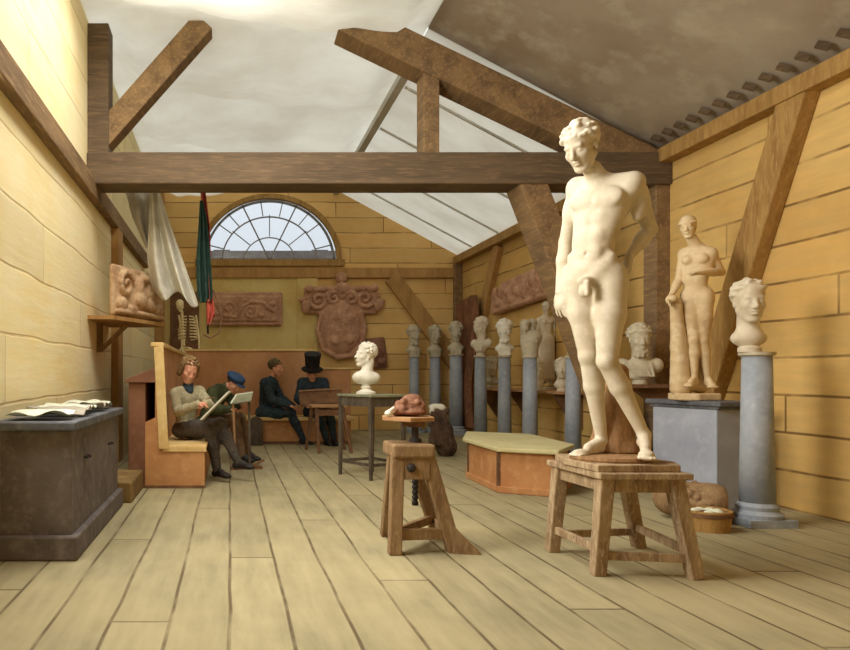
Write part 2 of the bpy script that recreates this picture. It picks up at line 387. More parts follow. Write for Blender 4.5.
def S(name, prims, vox, mat, parent=None, origin=None, bump=0, bscale=30.0, xf=None):
    v, f = sculpt(prims, vox, bump, bscale)
    if xf is not None: v = xf(v)
    if parent is not None: org = np.array(ORG[parent.name])
    elif origin is not None: org = np.array(origin, float)
    else: org = np.zeros(3)
    v = v-org
    me = bpy.data.meshes.new(name)
    me.vertices.add(len(v)); me.vertices.foreach_set('co', v.astype(np.float32).ravel())
    me.loops.add(len(f)*4); me.loops.foreach_set('vertex_index', f.astype(np.int32).ravel())
    me.polygons.add(len(f)); me.polygons.foreach_set('loop_start', np.arange(0, len(f)*4, 4, dtype=np.int32)); me.polygons.foreach_set('loop_total', np.full(len(f), 4, np.int32))
    me.update(calc_edges=True); me.validate()
    me.polygons.foreach_set('use_smooth', [True]*len(me.polygons))
    me.materials.append(M[mat]); o = bpy.data.objects.new(name, me); C.objects.link(o)
    if parent is not None: o.parent = parent
    else: o.location = org.tolist()
    ORG[o.name] = tuple(org); return o

def head(c, f, u, H, hair='none', k=None, features=True, seed=1):
    """c centre of head, f face direction, u up, H chin to crown; returns (head prims, hair prims)"""
    f = nrm(f); u = nrm(np.asarray(u, float)-f*np.dot(f, u)); r = np.cross(f, u); A = [r, f, u]; k = k or .06*H
    def q(x, y, z): return np.asarray(c)+H*(r*x+f*y+u*z)
    def E(p, rad, kk=None, op='u'): return ell(q(*p), np.array(rad)*H, A, k=(kk or k), op=op)
    pr = [E((0, -.07, .15), (.30, .39, .33)), E((0, .09, -.1), (.245, .27, .36)), E((0, .23, -.42), (.11, .09, .075))]
    for s in (-1, 1):
        pr += [cone(q(s*.2, -.02, -.2), q(s*.08, .2, -.4), .075*H, .07*H, k)]
        pr += [E((s*.15, .22, -.1), (.09, .09, .08))]
    pr += [cone(q(-.15, .29, .075), q(.15, .29, .075), .042*H, k=k*.8)]
    if features:
        for s in (-1, 1): pr += [E((s*.115, .39, -.01), (.07, .07, .045), k*.6, 's')]
        for s in (-1, 1): pr += [E((s*.115, .285, -.02), (.06, .06, .048), k*.25)]
    pr += [cone(q(0, .32, .06), q(0, .42, -.13), .033*H, .05*H, k*.5), E((-.05, .365, -.145), (.035, .04, .03), k*.4), E((.05, .365, -.145), (.035, .04, .03), k*.4)]
    if features:
        pr += [E((0, .345, -.235), (.095, .045, .022), k*.3), E((0, .335, -.29), (.08, .045, .026), k*.3)]
        pr += [cone(q(-.08, .385, -.262), q(.08, .385, -.262), .012*H, k=k*.15, op='s')]
    for s in (-1, 1): pr += [E((s*.285, -.04, -.05), (.035, .065, .1), k*.4)]
    hp = []; rnd = random.Random(seed)
    if hair in ('curl', 'curlbeard', 'long', 'wave'):
        hp += [E((0, -.16, .19), (.335, .37, .345))]
        nb = {'curl': 70, 'curlbeard': 80, 'long': 40, 'wave': 36}[hair]
        for i in range(nb):
            th = rnd.uniform(0, 2*PI); ph = rnd.uniform(-.25, 1.5)
            x, y, z = .34*math.cos(ph)*math.cos(th), -.1+.38*math.cos(ph)*math.sin(th), .18+.34*math.sin(ph)
            if y > .08 and z < .3: continue
            rr = rnd.uniform(.045, .07); hp.append(E((x, y, z), (rr, rr, rr*.9), k*.4))
        for i in range(9):   # fringe
            a = -1.2+2.4*i/8; hp.append(E((.29*math.sin(a), .02+.24*math.cos(a)-(0 if hair.startswith('curl') else .03), (.26 if hair.startswith('curl') else .31)+.02*math.cos(i*2)), (.055, .055, .05), k*.4))
        if hair == 'long':
            for s in (-1, 1): hp += [cone(q(s*.30, .0, .18), q(s*.35, -.02, -.2), .12*H, .11*H, k)]
            hp += [cone(q(0, -.35, .1), q(0, -.3, -.35), .2*H, .12*H, k)]
        if hair == 'curlbeard':
            for i in range(26):
                a = rnd.uniform(-1.3, 1.3); z = rnd.uniform(-.56, -.3)
                hp.append(E((.2*math.sin(a), .12+.17*math.cos(a), z), (.055, .055, .06), k*.5))
    if hair == 'bun':
        hp += [E((0, -.1, .19), (.33, .39, .33)), E((0, -.48, .1), (.13, .13, .12))]
        for i in range(9):
            a = -1.3+2.6*i/8; hp.append(E((.31*math.sin(a), .04+.26*math.cos(a), .17), (.06, .07, .05), k*.5))
    return pr, hp

def hand(wr, d, n, size, side=1, curl=.5, k=.006):
    """wr wrist, d direction of the palm, n palm normal (fingers curl towards it); size = hand length"""
    d = nrm(d); n = nrm(np.asarray(n, float)-d*np.dot(n, d)); s = np.cross(d, n)*side; wr = np.asarray(wr, float); L = size
    pr = [cone(wr, wr+d*L*.4, .2*L, .25*L, k*2, (n, .5))]
    for i, (off, ln) in enumerate(((-.19, .40), (-.065, .46), (.065, .43), (.18, .34))):
        p = wr+d*L*.42+s*off*L; dd = nrm(d+s*off*.35); a = curl*(.7+.1*i)
        for j, (sl, rr) in enumerate(((.45, .055), (.32, .05), (.23, .042))):
            dd = nrm(dd*math.cos(a)+n*math.sin(a)*1.0) if j or curl > .3 else dd
            e = p+dd*ln*sl*L; pr.append(cone(p, e, rr*L, rr*L*.88, k*.5)); p = e
    p = wr+d*L*.12-s*.16*L; dd = nrm(d*.7-s*.65+n*.25)
    for sl, rr in ((.2, .075), (.16, .06), (.12, .05)):
        e = p+dd*sl*L; pr.append(cone(p, e, rr*L, rr*L*.9, k)); p = e; dd = nrm(dd+n*.3*curl+d*.35)
    return pr

def body(J, W=1.0, front=(0, -1, 0), male=True, fine=True, hands=None, feet=True, bare=True, legs=True):
    """J joint dictionary; W scales radii. returns dict of prim lists"""
    g = lambda n: np.asarray(J[n], float)
    pel, wst, chs, nk = g('pelvis'), g('waist'), g('chest'), g('neck'); sl, sr = g('shL'), g('shR')
    up = nrm(chs-pel); side = sr-sl; side = nrm(side-up*side.dot(up)); fr = np.cross(side, up); fr = fr*(1 if fr.dot(np.asarray(front, float)) > 0 else -1)
    hl, hr = g('hipL'), g('hipR'); hs = nrm(hr-hl); hs = nrm(hs-up*hs.dot(up)*.5); frp = np.cross(hs, up); frp = nrm(frp*(1 if frp.dot(np.asarray(front, float)) > 0 else -1))
    K = .035*W; T = []
    hw = np.linalg.norm(hr-hl)/2
    T += [ell(pel, (hw+.085*W, .105*W, .105*W), [hs, frp, np.cross(hs, frp)], k=K)]
    T += [cone(pel, wst, .118*W, .108*W, K, (fr, .78))]
    T += [cone(wst-side*.035*W, chs-side*.06*W, .09*W, .105*W, K, (fr, .88)), cone(wst+side*.035*W, chs+side*.06*W, .09*W, .105*W, K, (fr, .88))]
    T += [ell(chs+up*.03*W, (.165*W, .118*W, .15*W), [side, fr, up], k=K)]
    base_n = chs+up*.13*W
    T += [cone(base_n+(nk-base_n)*.35-fr*.025*W, sl+up*.012*W, .058*W, .046*W, K), cone(base_n+(nk-base_n)*.35-fr*.025*W, sr+up*.012*W, .058*W, .046*W, K)]
    T += [cone(sl*.8+chs*.2, sr*.8+chs*.2, .085*W, .085*W, K, (fr, .85))]
    if male and bare:
        for s in (-1, 1):
            T += [ell(chs+side*s*.085*W+fr*.084*W+up*.04*W, (.085*W, .034*W, .06*W), [side, fr, up], k=.03*W)]
        if fine:
            T += [cone(chs+fr*.14*W+up*.09*W, chs+fr*.134*W-up*.02*W, .008*W, .01*W, .02*W, op='s')]
            m = (wst+pel)/2
            for t in (.12, .4, .66):
                q_ = chs*(1-t)+pel*t-up*.03*W
                for s in (-1, 1): T += [ell(q_+side*s*.035*W+fr*.08*W, (.036*W, .022*W, .042*W), [side, fr, up], k=.03*W)]
            nv = wst*.55+pel*.45; T += [ell(nv+fr*.103*W, (.011*W, .02*W, .014*W), [side, fr, up], k=.008*W, op='s')]
            for s in (-1, 1): T += [cone(nv+hs*s*.12*W+frp*.04*W-up*.01*W, pel+hs*s*.03*W+frp*.078*W-up*.07*W, .02*W, .018*W, .05*W)]
    elif bare:
        for s in (-1, 1): T += [ell(chs+side*s*.075*W+fr*.095*W+up*.02*W, (.058*W, .05*W, .055*W), [side, fr, up], k=.015*W), ell(pel+hs*s*.09*W-np.cross(hs, frp)*0, (.08*W, .1*W, .1*W), [hs, frp, up], k=K)]
    for s in (-1, 1): T += [ell(pel+hs*s*.07*W-frp*.065*W-up*.04*W, (.085*W, .08*W, .09*W), [hs, frp, up], k=K)]
    N = [cone(nk-(nk-base_n)*.9, nk+(g('head')-nk)*.35, .068*W, .055*W, .035*W)]
    A = []; Hn = []
    for q in 'LR':
        s, e_, w_ = g('sh'+q), g('el'+q), g('wr'+q)
        A += [ell(s+up*-.01*W, .058*W, k=.03*W), cone(s, e_, .054*W, .042*W, .02*W), cone(e_, e_+(w_-e_)*.4, .043*W, .044*W, .015*W), cone(e_+(w_-e_)*.35, w_, .044*W, .027*W, .015*W)]
        if male and bare: A += [ell(s*.55+e_*.45+fr*.015*W, (.043*W, .045*W, .075*W), [side, fr, nrm(s-e_)], k=.035*W)]
        if hands and q in hands:
            h = hands[q]; Hn += hand(w_, h[0], h[1], .185*W, h[2], h[3], .006)
    Lg = []; Ft = []
    if legs:
        for q in 'LR':
            h, kn, an, to = g('hip'+q), g('kn'+q), g('an'+q), g('toe'+q); d = nrm(an-kn)
            ff = nrm(to-an); ff = nrm(ff-d*ff.dot(d)); bk = -ff
            Lg += [cone(h, h*.6+kn*.4, .094*W, .086*W, K), cone(h*.6+kn*.4, kn, .086*W, .058*W, .03*W), ell(kn+ff*.018*W, (.048*W,)*3, k=.02*W)]
            Lg += [cone(kn, kn+(an-kn)*.35, .056*W, .058*W, .02*W), ell(kn+(an-kn)*.3+bk*.022*W, (.052*W, .05*W, .11*W), [np.cross(d, ff), ff, d], k=.025*W), cone(kn+(an-kn)*.35, an, .055*W, .034*W, .02*W)]
            fd = to-an; heel = an+V3(0, 0, -.045*W)-nrm(V3(fd[0], fd[1], 0))*.035*W if J.get('flat'+q, True) else an-ff*.035*W+d*.04*W
            mid = an*.45+to*.55+V3(0, 0, .006*W)
            Ft += [ell(heel, .036*W, k=.02*W), cone(an, mid, .036*W, .03*W, .02*W), cone(heel, to, .03*W, .024*W, .02*W), ell(to-nrm(fd)*.03*W, (.044*W, .05*W, .026*W), [np.cross(nrm(V3(fd[0], fd[1], 0)), (0, 0, 1)), nrm(V3(fd[0], fd[1], 0)), (0, 0, 1)], k=.02*W)]
            sd = nrm(np.cross(fd, (0, 0, 1))); fl = nrm(V3(fd[0], fd[1], 0)) if J.get('flat'+q, True) else nrm(fd)
            if bare:
                for i in range(5):
                    off = (i-2)*.0185*W; st = to+sd*off-fl*.03*W; Ft.append(cone(st, st+fl*(.062-.006*abs(i-1))*W, .0125*W, .0105*W, .006*W))
            else: Ft.append(cone(to, to+fl*.03*W, .036*W, .03*W, .02*W, ((0, 0, 1), .6)))
    return dict(T=T, N=N, A=A, H=Hn, L=Lg, F=Ft)

# ============================================================ THE SHELL
XL, XR, YB, ZC, ZP, XF = -1.62, 5.0, 15.2, 5.22, 3.77, 2.3      # left wall, right wall, back wall, flat ceiling, plate, fold
Y0 = -1.2
struct('floor', MB().bb((XL-.3, Y0, -.12), (XR+.3, YB+.3, 0)), 'floor')
struct('wall_right', MB().bb((XR, Y0, 0), (XR+.15, YB+.15, ZP+.1)), 'wall_right')
# left wall with an unseen window opening added to let the key light in
wl = MB(); a0, a1, z0, z1 = 2.1, 4.6, 2.0, 4.5
wl.bb((XL-.15, Y0, 0), (XL, YB+.15, z0)); wl.bb((XL-.15, Y0, z1), (XL, YB+.15, ZC+.05)); wl.bb((XL-.15, Y0, z0), (XL, a0, z1)); wl.bb((XL-.15, a1, z0), (XL, YB+.15, z1))
struct('wall_left', wl, 'wall_left')
wf = MB()
for y in (a0+.03, (a0+a1)/2, a1-.03): wf.bb((XL-.12, y-.03, z0), (XL-.04, y+.03, z1))
for z in (z0+.03, (z0+z1)/2, z1-.03): wf.bb((XL-.12, a0, z-.03), (XL-.04, a1, z+.03))
struct('added_window_2', wf, 'white_frame')  # frame for the added opening, out of view
# back wall with the half-round opening
def ztop(x): return ZC if x <= XF else ZC-(x-XF)*(ZC-ZP)/(XR-XF)
WX, WZ, WA, WB = .86, 3.66, 1.50, 1.42
bw = MB()
def slab(poly):   # polygon in XZ, extruded through the wall thickness
    n = len(poly); bw.add([(x, YB, z) for x, z in poly]+[(x, YB+.18, z) for x, z in poly],
        [tuple(range(n)), tuple(range(2*n-1, n-1, -1))]+[(i, n+i, n+(i+1) % n, (i+1) % n) for i in range(n)])
slab([(XL, 0), (XR, 0), (XR, WZ), (XL, WZ)])
slab([(XL, WZ), (WX-WA, WZ), (WX-WA, ZC), (XL, ZC)])
slab([(WX+WA, WZ), (XR, WZ), (XR, ZP), (WX+WA, ztop(WX+WA))])
nA = 32
for i in range(nA):
    t0, t1 = PI-PI*i/nA, PI-PI*(i+1)/nA
    xa, xb = WX+WA*math.cos(t0), WX+WA*math.cos(t1)
    slab([(xa, WZ+WB*math.sin(t0)), (xb, WZ+WB*math.sin(t1)), (xb, ztop(xb)), (xa, ztop(xa))])
struct('wall_back', bw, 'wall_back')
# wall behind the painter
struct('wall_front', MB().bb((XL-.15, Y0-.15, 0), (XR+.15, Y0, ZC+.1)), 'wall_back')
# fan window
fr = MB()
def arc(rx, rz, wdt, y0, y1, n=40):
    for i in range(n):
        t0, t1 = PI-PI*i/n, PI-PI*(i+1)/n; vs = []
        for y in (y0, y1):
            for t, ro in ((t0, 0), (t1, 0), (t1, wdt), (t0, wdt)): vs.append((WX+(rx-ro)*math.cos(t), y, WZ+(rz-ro)*math.sin(t)))
        fr.add(vs, [(3, 2, 1, 0), (4, 5, 6, 7), (0, 1, 5, 4), (1, 2, 6, 5), (2, 3, 7, 6), (3, 0, 4, 7)])
arc(WA+.07, WB+.05, .10, YB-.05, YB+.1)
fr.bb((WX-WA-.12, YB-.09, WZ-.1), (WX+WA+.12, YB+.1, WZ+.04))
win = struct('window_1', fr, 'tan')
ORG[win.name] = (0, 0, 0)
bars = MB(); fr = bars
arc(WA*.7, WB*.7, .028, YB+.02, YB+.05); arc(WA*.38, WB*.38, .022, YB+.02, YB+.05, 24); arc(WA*.95, WB*.95, .05, YB+.02, YB+.07)
def radial(deg, r0, r1, w_=.026):
    t = math.radians(deg); bars.beam((WX+WA*r0*math.cos(t), YB+.035, WZ+.03+WB*r0*math.sin(t)), (WX+WA*r1*math.cos(t), YB+.035, WZ+.03+WB*r1*math.sin(t)), .03, w_)
for d_ in (65, 115): radial(d_, .02, .94, .03)
for d_ in (15, 38, 52, 78, 98, 130, 143, 165): radial(d_, .69, .94, .022)
for d_ in (40, 90, 140): radial(d_, .37, .7, .02)
bars.bb((WX-WA*.95, YB+.02, WZ+.02), (WX+WA*.95, YB+.06, WZ+.08))
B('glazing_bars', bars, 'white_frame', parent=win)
gl = MB(); n = 40
ring = [(WX+WA*.97*math.cos(PI*i/n), WZ+.03+WB*.96*math.sin(PI*i/n)) for i in range(n+1)]
gl.add([(x, YB+.04, z) for x, z in ring]+[(x, YB+.046, z) for x, z in ring], [tuple(range(n+1)), tuple(range(2*n+1, n, -1))])
B('pane', gl, 'glass', parent=win)
rf = MB().bb((-6, 21, 0), (9, 23, 4.93))
for i in range(9): rf.bb((-5+i*1.5, 21.4, 4.93), (-4.5+i*1.5, 21.9, 4.93+(.10 if i % 2 else .05)))
tag(B('rooftop', rf, 'roof_slab', origin=(1.5, 22, 0)), 'dull brown roofline outside, across the bottom of the fan window', 'rooftop')
# canvas ceiling, sagging between its seams, and an unseen opening nearer the painter, added for the top light
def canvas(x0, x1, y0, y1, nx, ny):
    vs = []; fs = []
    for j in range(ny+1):
        for i in range(nx+1):
            x = x0+(x1-x0)*i/nx; y = y0+(y1-y0)*j/ny
            env = min(1, (x-XL)/.5, (XF-x)/.4) if True else 1
            sag = abs(math.sin(PI*(y-.4*math.sin(x*.9)-8)/2.3))**.7
            z = ZC+.12-env*(.30*sag+.05*abs(math.sin(PI*x/.95+y*.2)))
            vs.append((x, y, min(z, ZC+.02)))
    for j in range(ny):
        for i in range(nx): a = j*(nx+1)+i; fs.append((a, a+1, a+nx+2, a+nx+1))
    return vs, fs
cv = MB()
cv.add(*canvas(XL, XF, 6.9, YB, 48, 110))
cb_ = MB().bb((XL, Y0, ZC), (XF, 4.0, ZC+.1)).bb((XL, 4.0, ZC), (-1.1, 6.9, ZC+.1)).bb((.9, 4.0, ZC), (XF, 6.9, ZC+.1)); struct('ceiling_boards', cb_, 'slope')
o = struct('ceiling', cv, 'canvas'); o.data.polygons.foreach_set('use_smooth', [True]*len(o.data.polygons))
# right-hand slope: canvas behind the truss, duller tone in front painting in the shade there
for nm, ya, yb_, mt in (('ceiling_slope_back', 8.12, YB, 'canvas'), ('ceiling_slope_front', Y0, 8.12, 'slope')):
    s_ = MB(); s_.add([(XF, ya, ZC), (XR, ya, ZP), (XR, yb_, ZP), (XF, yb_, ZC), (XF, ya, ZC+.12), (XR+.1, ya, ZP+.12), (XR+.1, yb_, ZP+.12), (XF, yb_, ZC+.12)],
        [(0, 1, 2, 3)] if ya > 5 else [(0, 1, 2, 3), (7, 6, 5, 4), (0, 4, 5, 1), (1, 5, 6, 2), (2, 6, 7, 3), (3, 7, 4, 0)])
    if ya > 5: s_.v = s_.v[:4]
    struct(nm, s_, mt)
tr_ = MB().beam((XF, 8.3, ZC-.06), (XF, YB, ZC-.06), .12, .10, side=(1, 0, 0)); struct('trim_1', tr_, 'slope_white', .01)
sb_ = MB()
for y in (9.6, 11.2, 12.8, 14.2):  # seam battens on the pale canvas slope
    sb_.beam((XF+.1, y, ZC-.07), (XR-.1, y+.0, ZP+.03), .03, .03)
struct('trim_2', sb_, 'slope_white')
# plates, studs and braces fixed to the walls
t = MB().bb((XR-.16, Y0, ZP-.17), (XR, YB, ZP-.01)); struct('trim_3', t, 'tan', .01)
t = MB()
for i in range(26):
    y = 5.0+i*.2
    t.beam((XR-.27, y+.05, ZP+.10), (XR-.20, y, ZP+.05), .035, .05)
struct('trim_4', t, 'beam')
t = MB().beam((XL+.05, Y0, 3.32), (XL+.05, 13.2, 3.32), .1, .22, side=(1, 0, 0)); struct('trim_5', t, 'beam_y', .01)
t = MB().bb((XL, 9.55, 0), (XL+.1, 9.95, 3.21)); struct('trim_6', t, 'oak', .008)
t = MB().bb((XL, YB-.2, 0), (XL+.2, YB, 5.15)); struct('trim_7', t, 'oak', .008)
t = MB().bb((XL+.2, YB-.08, 3.3), (XR, YB, 3.52)); struct('trim_8', t, 'oak', .008)      # rail under the window
t = MB().bb((1.45, YB-.06, 1.4), (1.9, YB, 3.3)); struct('trim_9', t, 'wainscot', .008)
t = MB().bb((XL+.2, YB-.03, 1.2), (1.45, YB, 3.3)); struct('trim_10', t, 'wainscot')
t = MB().beam((3.5, YB-.05, 3.32), (4.95, YB-.05, 1.35), .1, .34); struct('trim_11', t, 'oak', .01)
t = MB().bb((XR-.16, YB-.16, 0), (XR, YB, ZP-.15)); struct('trim_12', t, 'beam_y', .01)
t = MB().beam((XR-.05, 12.9, 3.62), (XR-.05, 14.3, 1.5), .1, .3, side=(1, 0, 0)); struct('trim_13', t, 'oak', .01)
t = MB().beam((XR-.07, 6.05, ZP-.1), (XR-.07, 7.55, .25), .14, .3, side=(1, 0, 0)); struct('trim_14', t, 'tan', .012)
# low plinth along the left wall
t = MB().bb((XL, 6.55, 0), (-.92, 7.42, .2)); struct('trim_15', t, 'plinth', .02)
# the truss across the room
t = MB().bb((XL, 7.9, 3.36), (XR, 8.32, 3.72)); struct('trim_16', t, 'beam', .015)
t = MB().beam((XR-.1, 8.1, 3.54), (1.3, 8.1, 5.27), .36, .36); struct('trim_17', t, 'beam_y', .015)
t = MB().bb((2.2, 7.95, 3.7), (2.38, 8.25, 4.85)); struct('trim_18', t, 'beam_y', .01)
t = MB().bb((XL, 7.95, 3.7), (XL+.24, 8.25, 5.2)); struct('trim_19', t, 'beam', .01)
t = MB().beam((XL+.12, 8.1, 3.88), (-.3, 8.1, 5.24), .26, .26); struct('trim_20', t, 'beam_y', .012)
t = MB().bb((XR-.16, 7.95, 0), (XR, 8.2, ZP-.17)); struct('trim_21', t, 'beam_y', .01)
t = MB().beam((3.42, 8.12, 3.42), (4.72, 8.12, 0.02), .4, .30); struct('trim_22', t, 'beam_y', .012)

# ============================================================ FURNITURE
# corner settle: left arm with a high back, back arm along the far wall
BX0, BX1, SX = -1.02, -.74, -.27
SY0, SY1, SYF = 7.42, 12.75, 12.1
root = thing('corner_settle', 'high-backed red-brown panelled corner settle running under the fan window', 'settle', (-.6, 8, 0))
def settle_end():
    m = MB(); n = 0
    prof = [(BX0+.14, 0), (SX, 0), (SX, .40), (BX1, .40), (BX1+.0, 1.52), (BX0+.24, 1.55)]
    return prof
m = MB()
pts = [(-.90, 0), (SX, 0), (SX, .39), (-.715, .39), (-.745, 1.5), (-.785, 1.52), (-.785, .75), (-.90, .7)]
n = len(pts)
m.add([(x, SY0, z) for x, z in pts]+[(x, SY0+.04, z) for x, z in pts], [tuple(range(n)), tuple(range(2*n-1, n-1, -1))]+[(i, n+i, n+(i+1) % n, (i+1) % n) for i in range(n)])
B('end_panel', m, 'orange_wood', root)
B('backrest', MB().bb((-.80, SY0+.04, .42), (-.73, SY1, 1.5)).bb((-.80, SY1-.03, .42), (1.55, SY1+.04, 1.63)).bb((1.55, SY1-.03, .42), (2.2, SY1+.04, 1.30)), 'bench', root, bevel=.006)
B('top_rail', MB().bb((-.84, SY0-.02, 1.5), (-.70, SY1, 1.545)).bb((-.84, SY1-.06, 1.63), (1.58, SY1+.07, 1.67)).bb((1.55, SY1-.06, 1.30), (2.22, SY1+.07, 1.33)), 'bench_edge', root, bevel=.008)
B('edge_trim', MB().beam((-.70, SY0-.012, .42), (-.755, SY0-.012, 1.5), .03, .10).bb((-.71, SY0-.015, .39), (SX+.02, SY0+.01, .435)), 'bench_edge', root)
B('seat', MB().bb((-.74, SY0, .41), (SX+.02, SYF, .45)).bb((-.74, SYF-.02, .41), (2.15, SY1-.02, .47)), 'bench_edge', root, bevel=.008)
B('seat_box', MB().bb((-.88, SY0+.04, .02), (SX, SYF+.05, .41)).bb((SX, SYF+.05, .02), (2.1, SY1-.03, .41)), 'orange_wood', root, bevel=.008)
for bb_ in (((-.91, SY0-.015, 0), (SX+.01, SY0+.03, .03)), ((SX, SYF+.03, 0), (2.1, SYF+.07, .05))): B('skirting', MB().bb(*bb_), 'brown', root)
m = MB().bb((-1.08, SY0+.02, 0), (-.90, SY1, 1.12))
m.add([(x, y, z) for y in (SY0-.02, SY1) for x, z in ((-1.12, 1.12), (-.785, 1.12), (-.785, 1.28), (-1.10, 1.16))],
      [(0, 1, 2, 3), (7, 6, 5, 4), (0, 4, 5, 1), (1, 5, 6, 2), (2, 6, 7, 3), (3, 7, 4, 0)])
B('outer_casing', m, 'bench_dark', root, bevel=.006)

# grey chest at the left edge
root = thing('storage_chest', 'tall grey painted chest heaped with papers at the left wall', 'chest', (-1.25, 5.4, 0))
B('body', MB().bb((-1.5, 4.55, .14), (-1.03, 6.42, .84)), 'cabinet', root, bevel=.012)
B('base', MB().bb((-1.53, 4.5, 0), (-.985, 6.46, .16)), 'cabinet', root, bevel=.015)
B('lid', MB().bb((-1.55, 4.48, .84), (-.985, 6.48, .9)), 'slate', root, bevel=.012)
for y in (5.0, 5.95): B('handle', MB().tube([(-1.0+.02*math.cos(t*PI/6)-.02, y+.05*math.sin(t*PI/6), .62+.0*t) for t in range(12)], .009), 'iron', root)
rnd = random.Random(3)
plab = ['pale sheet nearest the painter on the grey chest', 'greyish cloth-like sheet near the front of the grey chest', 'pale sheet in the middle of the grey chest', 'greyish sheet behind the middle of the grey chest', 'pale sheet at the far end of the grey chest']
for i in range(5):
    x, y = -1.27+.03*(i % 2), 4.72+i*.37; nn = 7; vs = []; fs = []
    for a in range(nn):
        for b_ in range(nn): vs.append((x+(a/(nn-1)-.5)*.42, y+(b_/(nn-1)-.5)*.34, .912+.075*rnd.random()))
    for a in range(nn-1):
        for b_ in range(nn-1): q_ = a*nn+b_; fs.append((q_, q_+1, q_+nn+1, q_+nn))
    o = B('crumpled_paper', MB().add(vs, fs), 'cloth_grey' if i % 2 else 'paper', origin=(x, y, .9), smooth=True)
    md = o.modifiers.new('t', 'SOLIDIFY'); md.thickness = .01; md = o.modifiers.new('s', 'SUBSURF'); md.levels = 1; md.render_levels = 1
    tag(o, plab[i], 'paper', 'crumpled sheets on the grey chest')

# hexagonal box
hx = [(2.78, 8.15), (2.74, 7.15), (3.2, 6.88), (3.62, 7.5), (3.72, 8.7), (3.1, 9.1)]
root = thing('hexagonal_box', 'large orange-brown hexagonal wooden box with a pale flat lid', 'box', (3.2, 7.9, 0))
def grow(p, d):
    cx_ = sum(a for a, _ in p)/len(p); cy_ = sum(b for _, b in p)/len(p); out = []
    for a, b in p: l = math.hypot(a-cx_, b-cy_); out.append((cx_+(a-cx_)*(l+d)/l, cy_+(b-cy_)*(l+d)/l))
    return out
B('body', MB().prism(hx, .05, .42), 'orange_wood', root, bevel=.008)
B('plinth', MB().prism(grow(hx, .035), 0, .07), 'orange_wood', root, bevel=.01)
B('lid', MB().prism(grow(hx, .07), .42, .465), 'lid', root, bevel=.012)
for i in range(6):
    a, b = hx[i], hx[(i+1) % 6]
    B('corner_post', MB().beam((a[0], a[1], .07), (a[0], a[1], .42), .03, .03), 'brown', root)


# table carrying the plaster bust
TF, u1, u2 = np.array((1.60, 7.95)), np.array((-.26, .5)), np.array((.42, .22))
TC = TF+(u1+u2)/2
root = thing('square_table', 'slender dark wooden table set cornerwise under a white bust', 'table', (TC[0], TC[1], 0))
q4 = [TF, TF+u2, TF+u1+u2, TF+u1]
B('tabletop', MB().prism([tuple(p) for p in grow([tuple(p) for p in q4], .05)], .945, .975), 'board_grey', root, bevel=.006)
ap = MB()
for i in range(4):
    a, b = q4[i], q4[(i+1) % 4]; ap.beam((*a, .89), (*b, .89), .11, .03, side=(0, 0, 1))
B('apron', ap, 'dkwood', root)
for i in range(4):
    a = q4[i]; d_ = (a-TC)*.12
    B('leg', MB().beam((*a, .94), (*(a+d_*(.2)), 0), .05, .05, side=(u1[0], u1[1], 0), w1=.035, h1=.035), 'dkwood', root, bevel=.005)
for i in range(4):
    a, b = q4[i], q4[(i+1) % 4]
    B('stretcher', MB().beam((*a, .17), (*b, .17), .035, .025, side=(0, 0, 1)), 'dkwood', root)

# modelling stand with turntable
root = thing('modelling_stand', 'rough brown timber sculptor stand with hexagonal turntable in the foreground', 'stand', (1.27, 4.85, 0))
def Pz(px, z, Y): return np.array(((px-230)*Y/F, Y, z))
B('top_block', MB().bb((1.09, 4.66, .645), (1.37, 5.0, .735)), 'stand', root, bevel=.015)
B('apron', MB().bb((1.12, 4.68, .50), (1.34, 4.72, .66)), 'stand', root, bevel=.006)
kb = MB(); kb.lathe([(.03, 0), (.028, .02), (.012, .03)], (0, 0, 0), 14); kb.v = [(1.21+x, 4.68-z, .58+y) for x, y, z in kb.v]
B('knob', kb, 'iron', root)
B('leg', MB().beam((1.13, 4.72, .68), (1.10, 4.68, 0), .075, .085, side=(0, 1, 0)), 'stand', root, bevel=.008)
B('leg', MB().beam((1.32, 4.72, .68), (1.52, 4.74, 0), .075, .095, side=(0, 1, 0)), 'stand', root, bevel=.008)
B('leg', MB().beam((1.27, 4.96, .66), (1.55, 5.25, 0), .07, .075, side=(0, 1, 0)), 'stand', root, bevel=.008)
B('leg', MB().beam((1.16, 4.96, .66), (1.16, 5.22, 0), .07, .075, side=(0, 1, 0)), 'stand', root, bevel=.008)
B('stretcher', MB().beam((1.11, 4.69, .13), (1.49, 4.74, .13), .04, .075), 'stand', root, bevel=.006)
B('stretcher', MB().beam((1.12, 4.72, .14), (1.50, 5.18, .14), .04, .06, side=(1, 0, 0)), 'stand', root, bevel=.006)
B('stretcher', MB().beam((1.48, 4.76, .12), (1.52, 5.2, .12), .04, .06, side=(1, 0, 0)), 'stand', root, bevel=.006)
w_ = MB(); w_.add([(1.50, 4.69, 0), (1.68, 4.66, 0), (1.47, 4.69, .22), (1.50, 4.79, 0), (1.70, 4.80, 0), (1.47, 4.79, .22)], [(0, 1, 2), (5, 4, 3), (0, 3, 4, 1), (1, 4, 5, 2), (2, 5, 3, 0)])
B('foot_brace', w_, 'stand', root)
B('screw', MB().lathe([(.022, .30)]+[(.024 if i % 2 else .016, .30+i*.018) for i in range(1, 12)]+[(.02, .51), (.02, .735), (.045, .737), (.045, .755), (.024, .77), (.024, .86)], (1.28, 4.84, 0), 14), 'iron', root)
hx2 = [(1.235+.185*math.cos(a), 4.86+.20*math.sin(a)) for a in [math.radians(x) for x in (-100, -35, 20, 80, 145, 190)]]
B('turntable', MB().prism(hx2, .885, .915), 'relief_ochre', root, bevel=.006)
B('turntable_block', MB().lathe([(.05, .84), (.075, .85), (.08, .886)], (1.27, 4.85, 0), 18), 'brown', root)
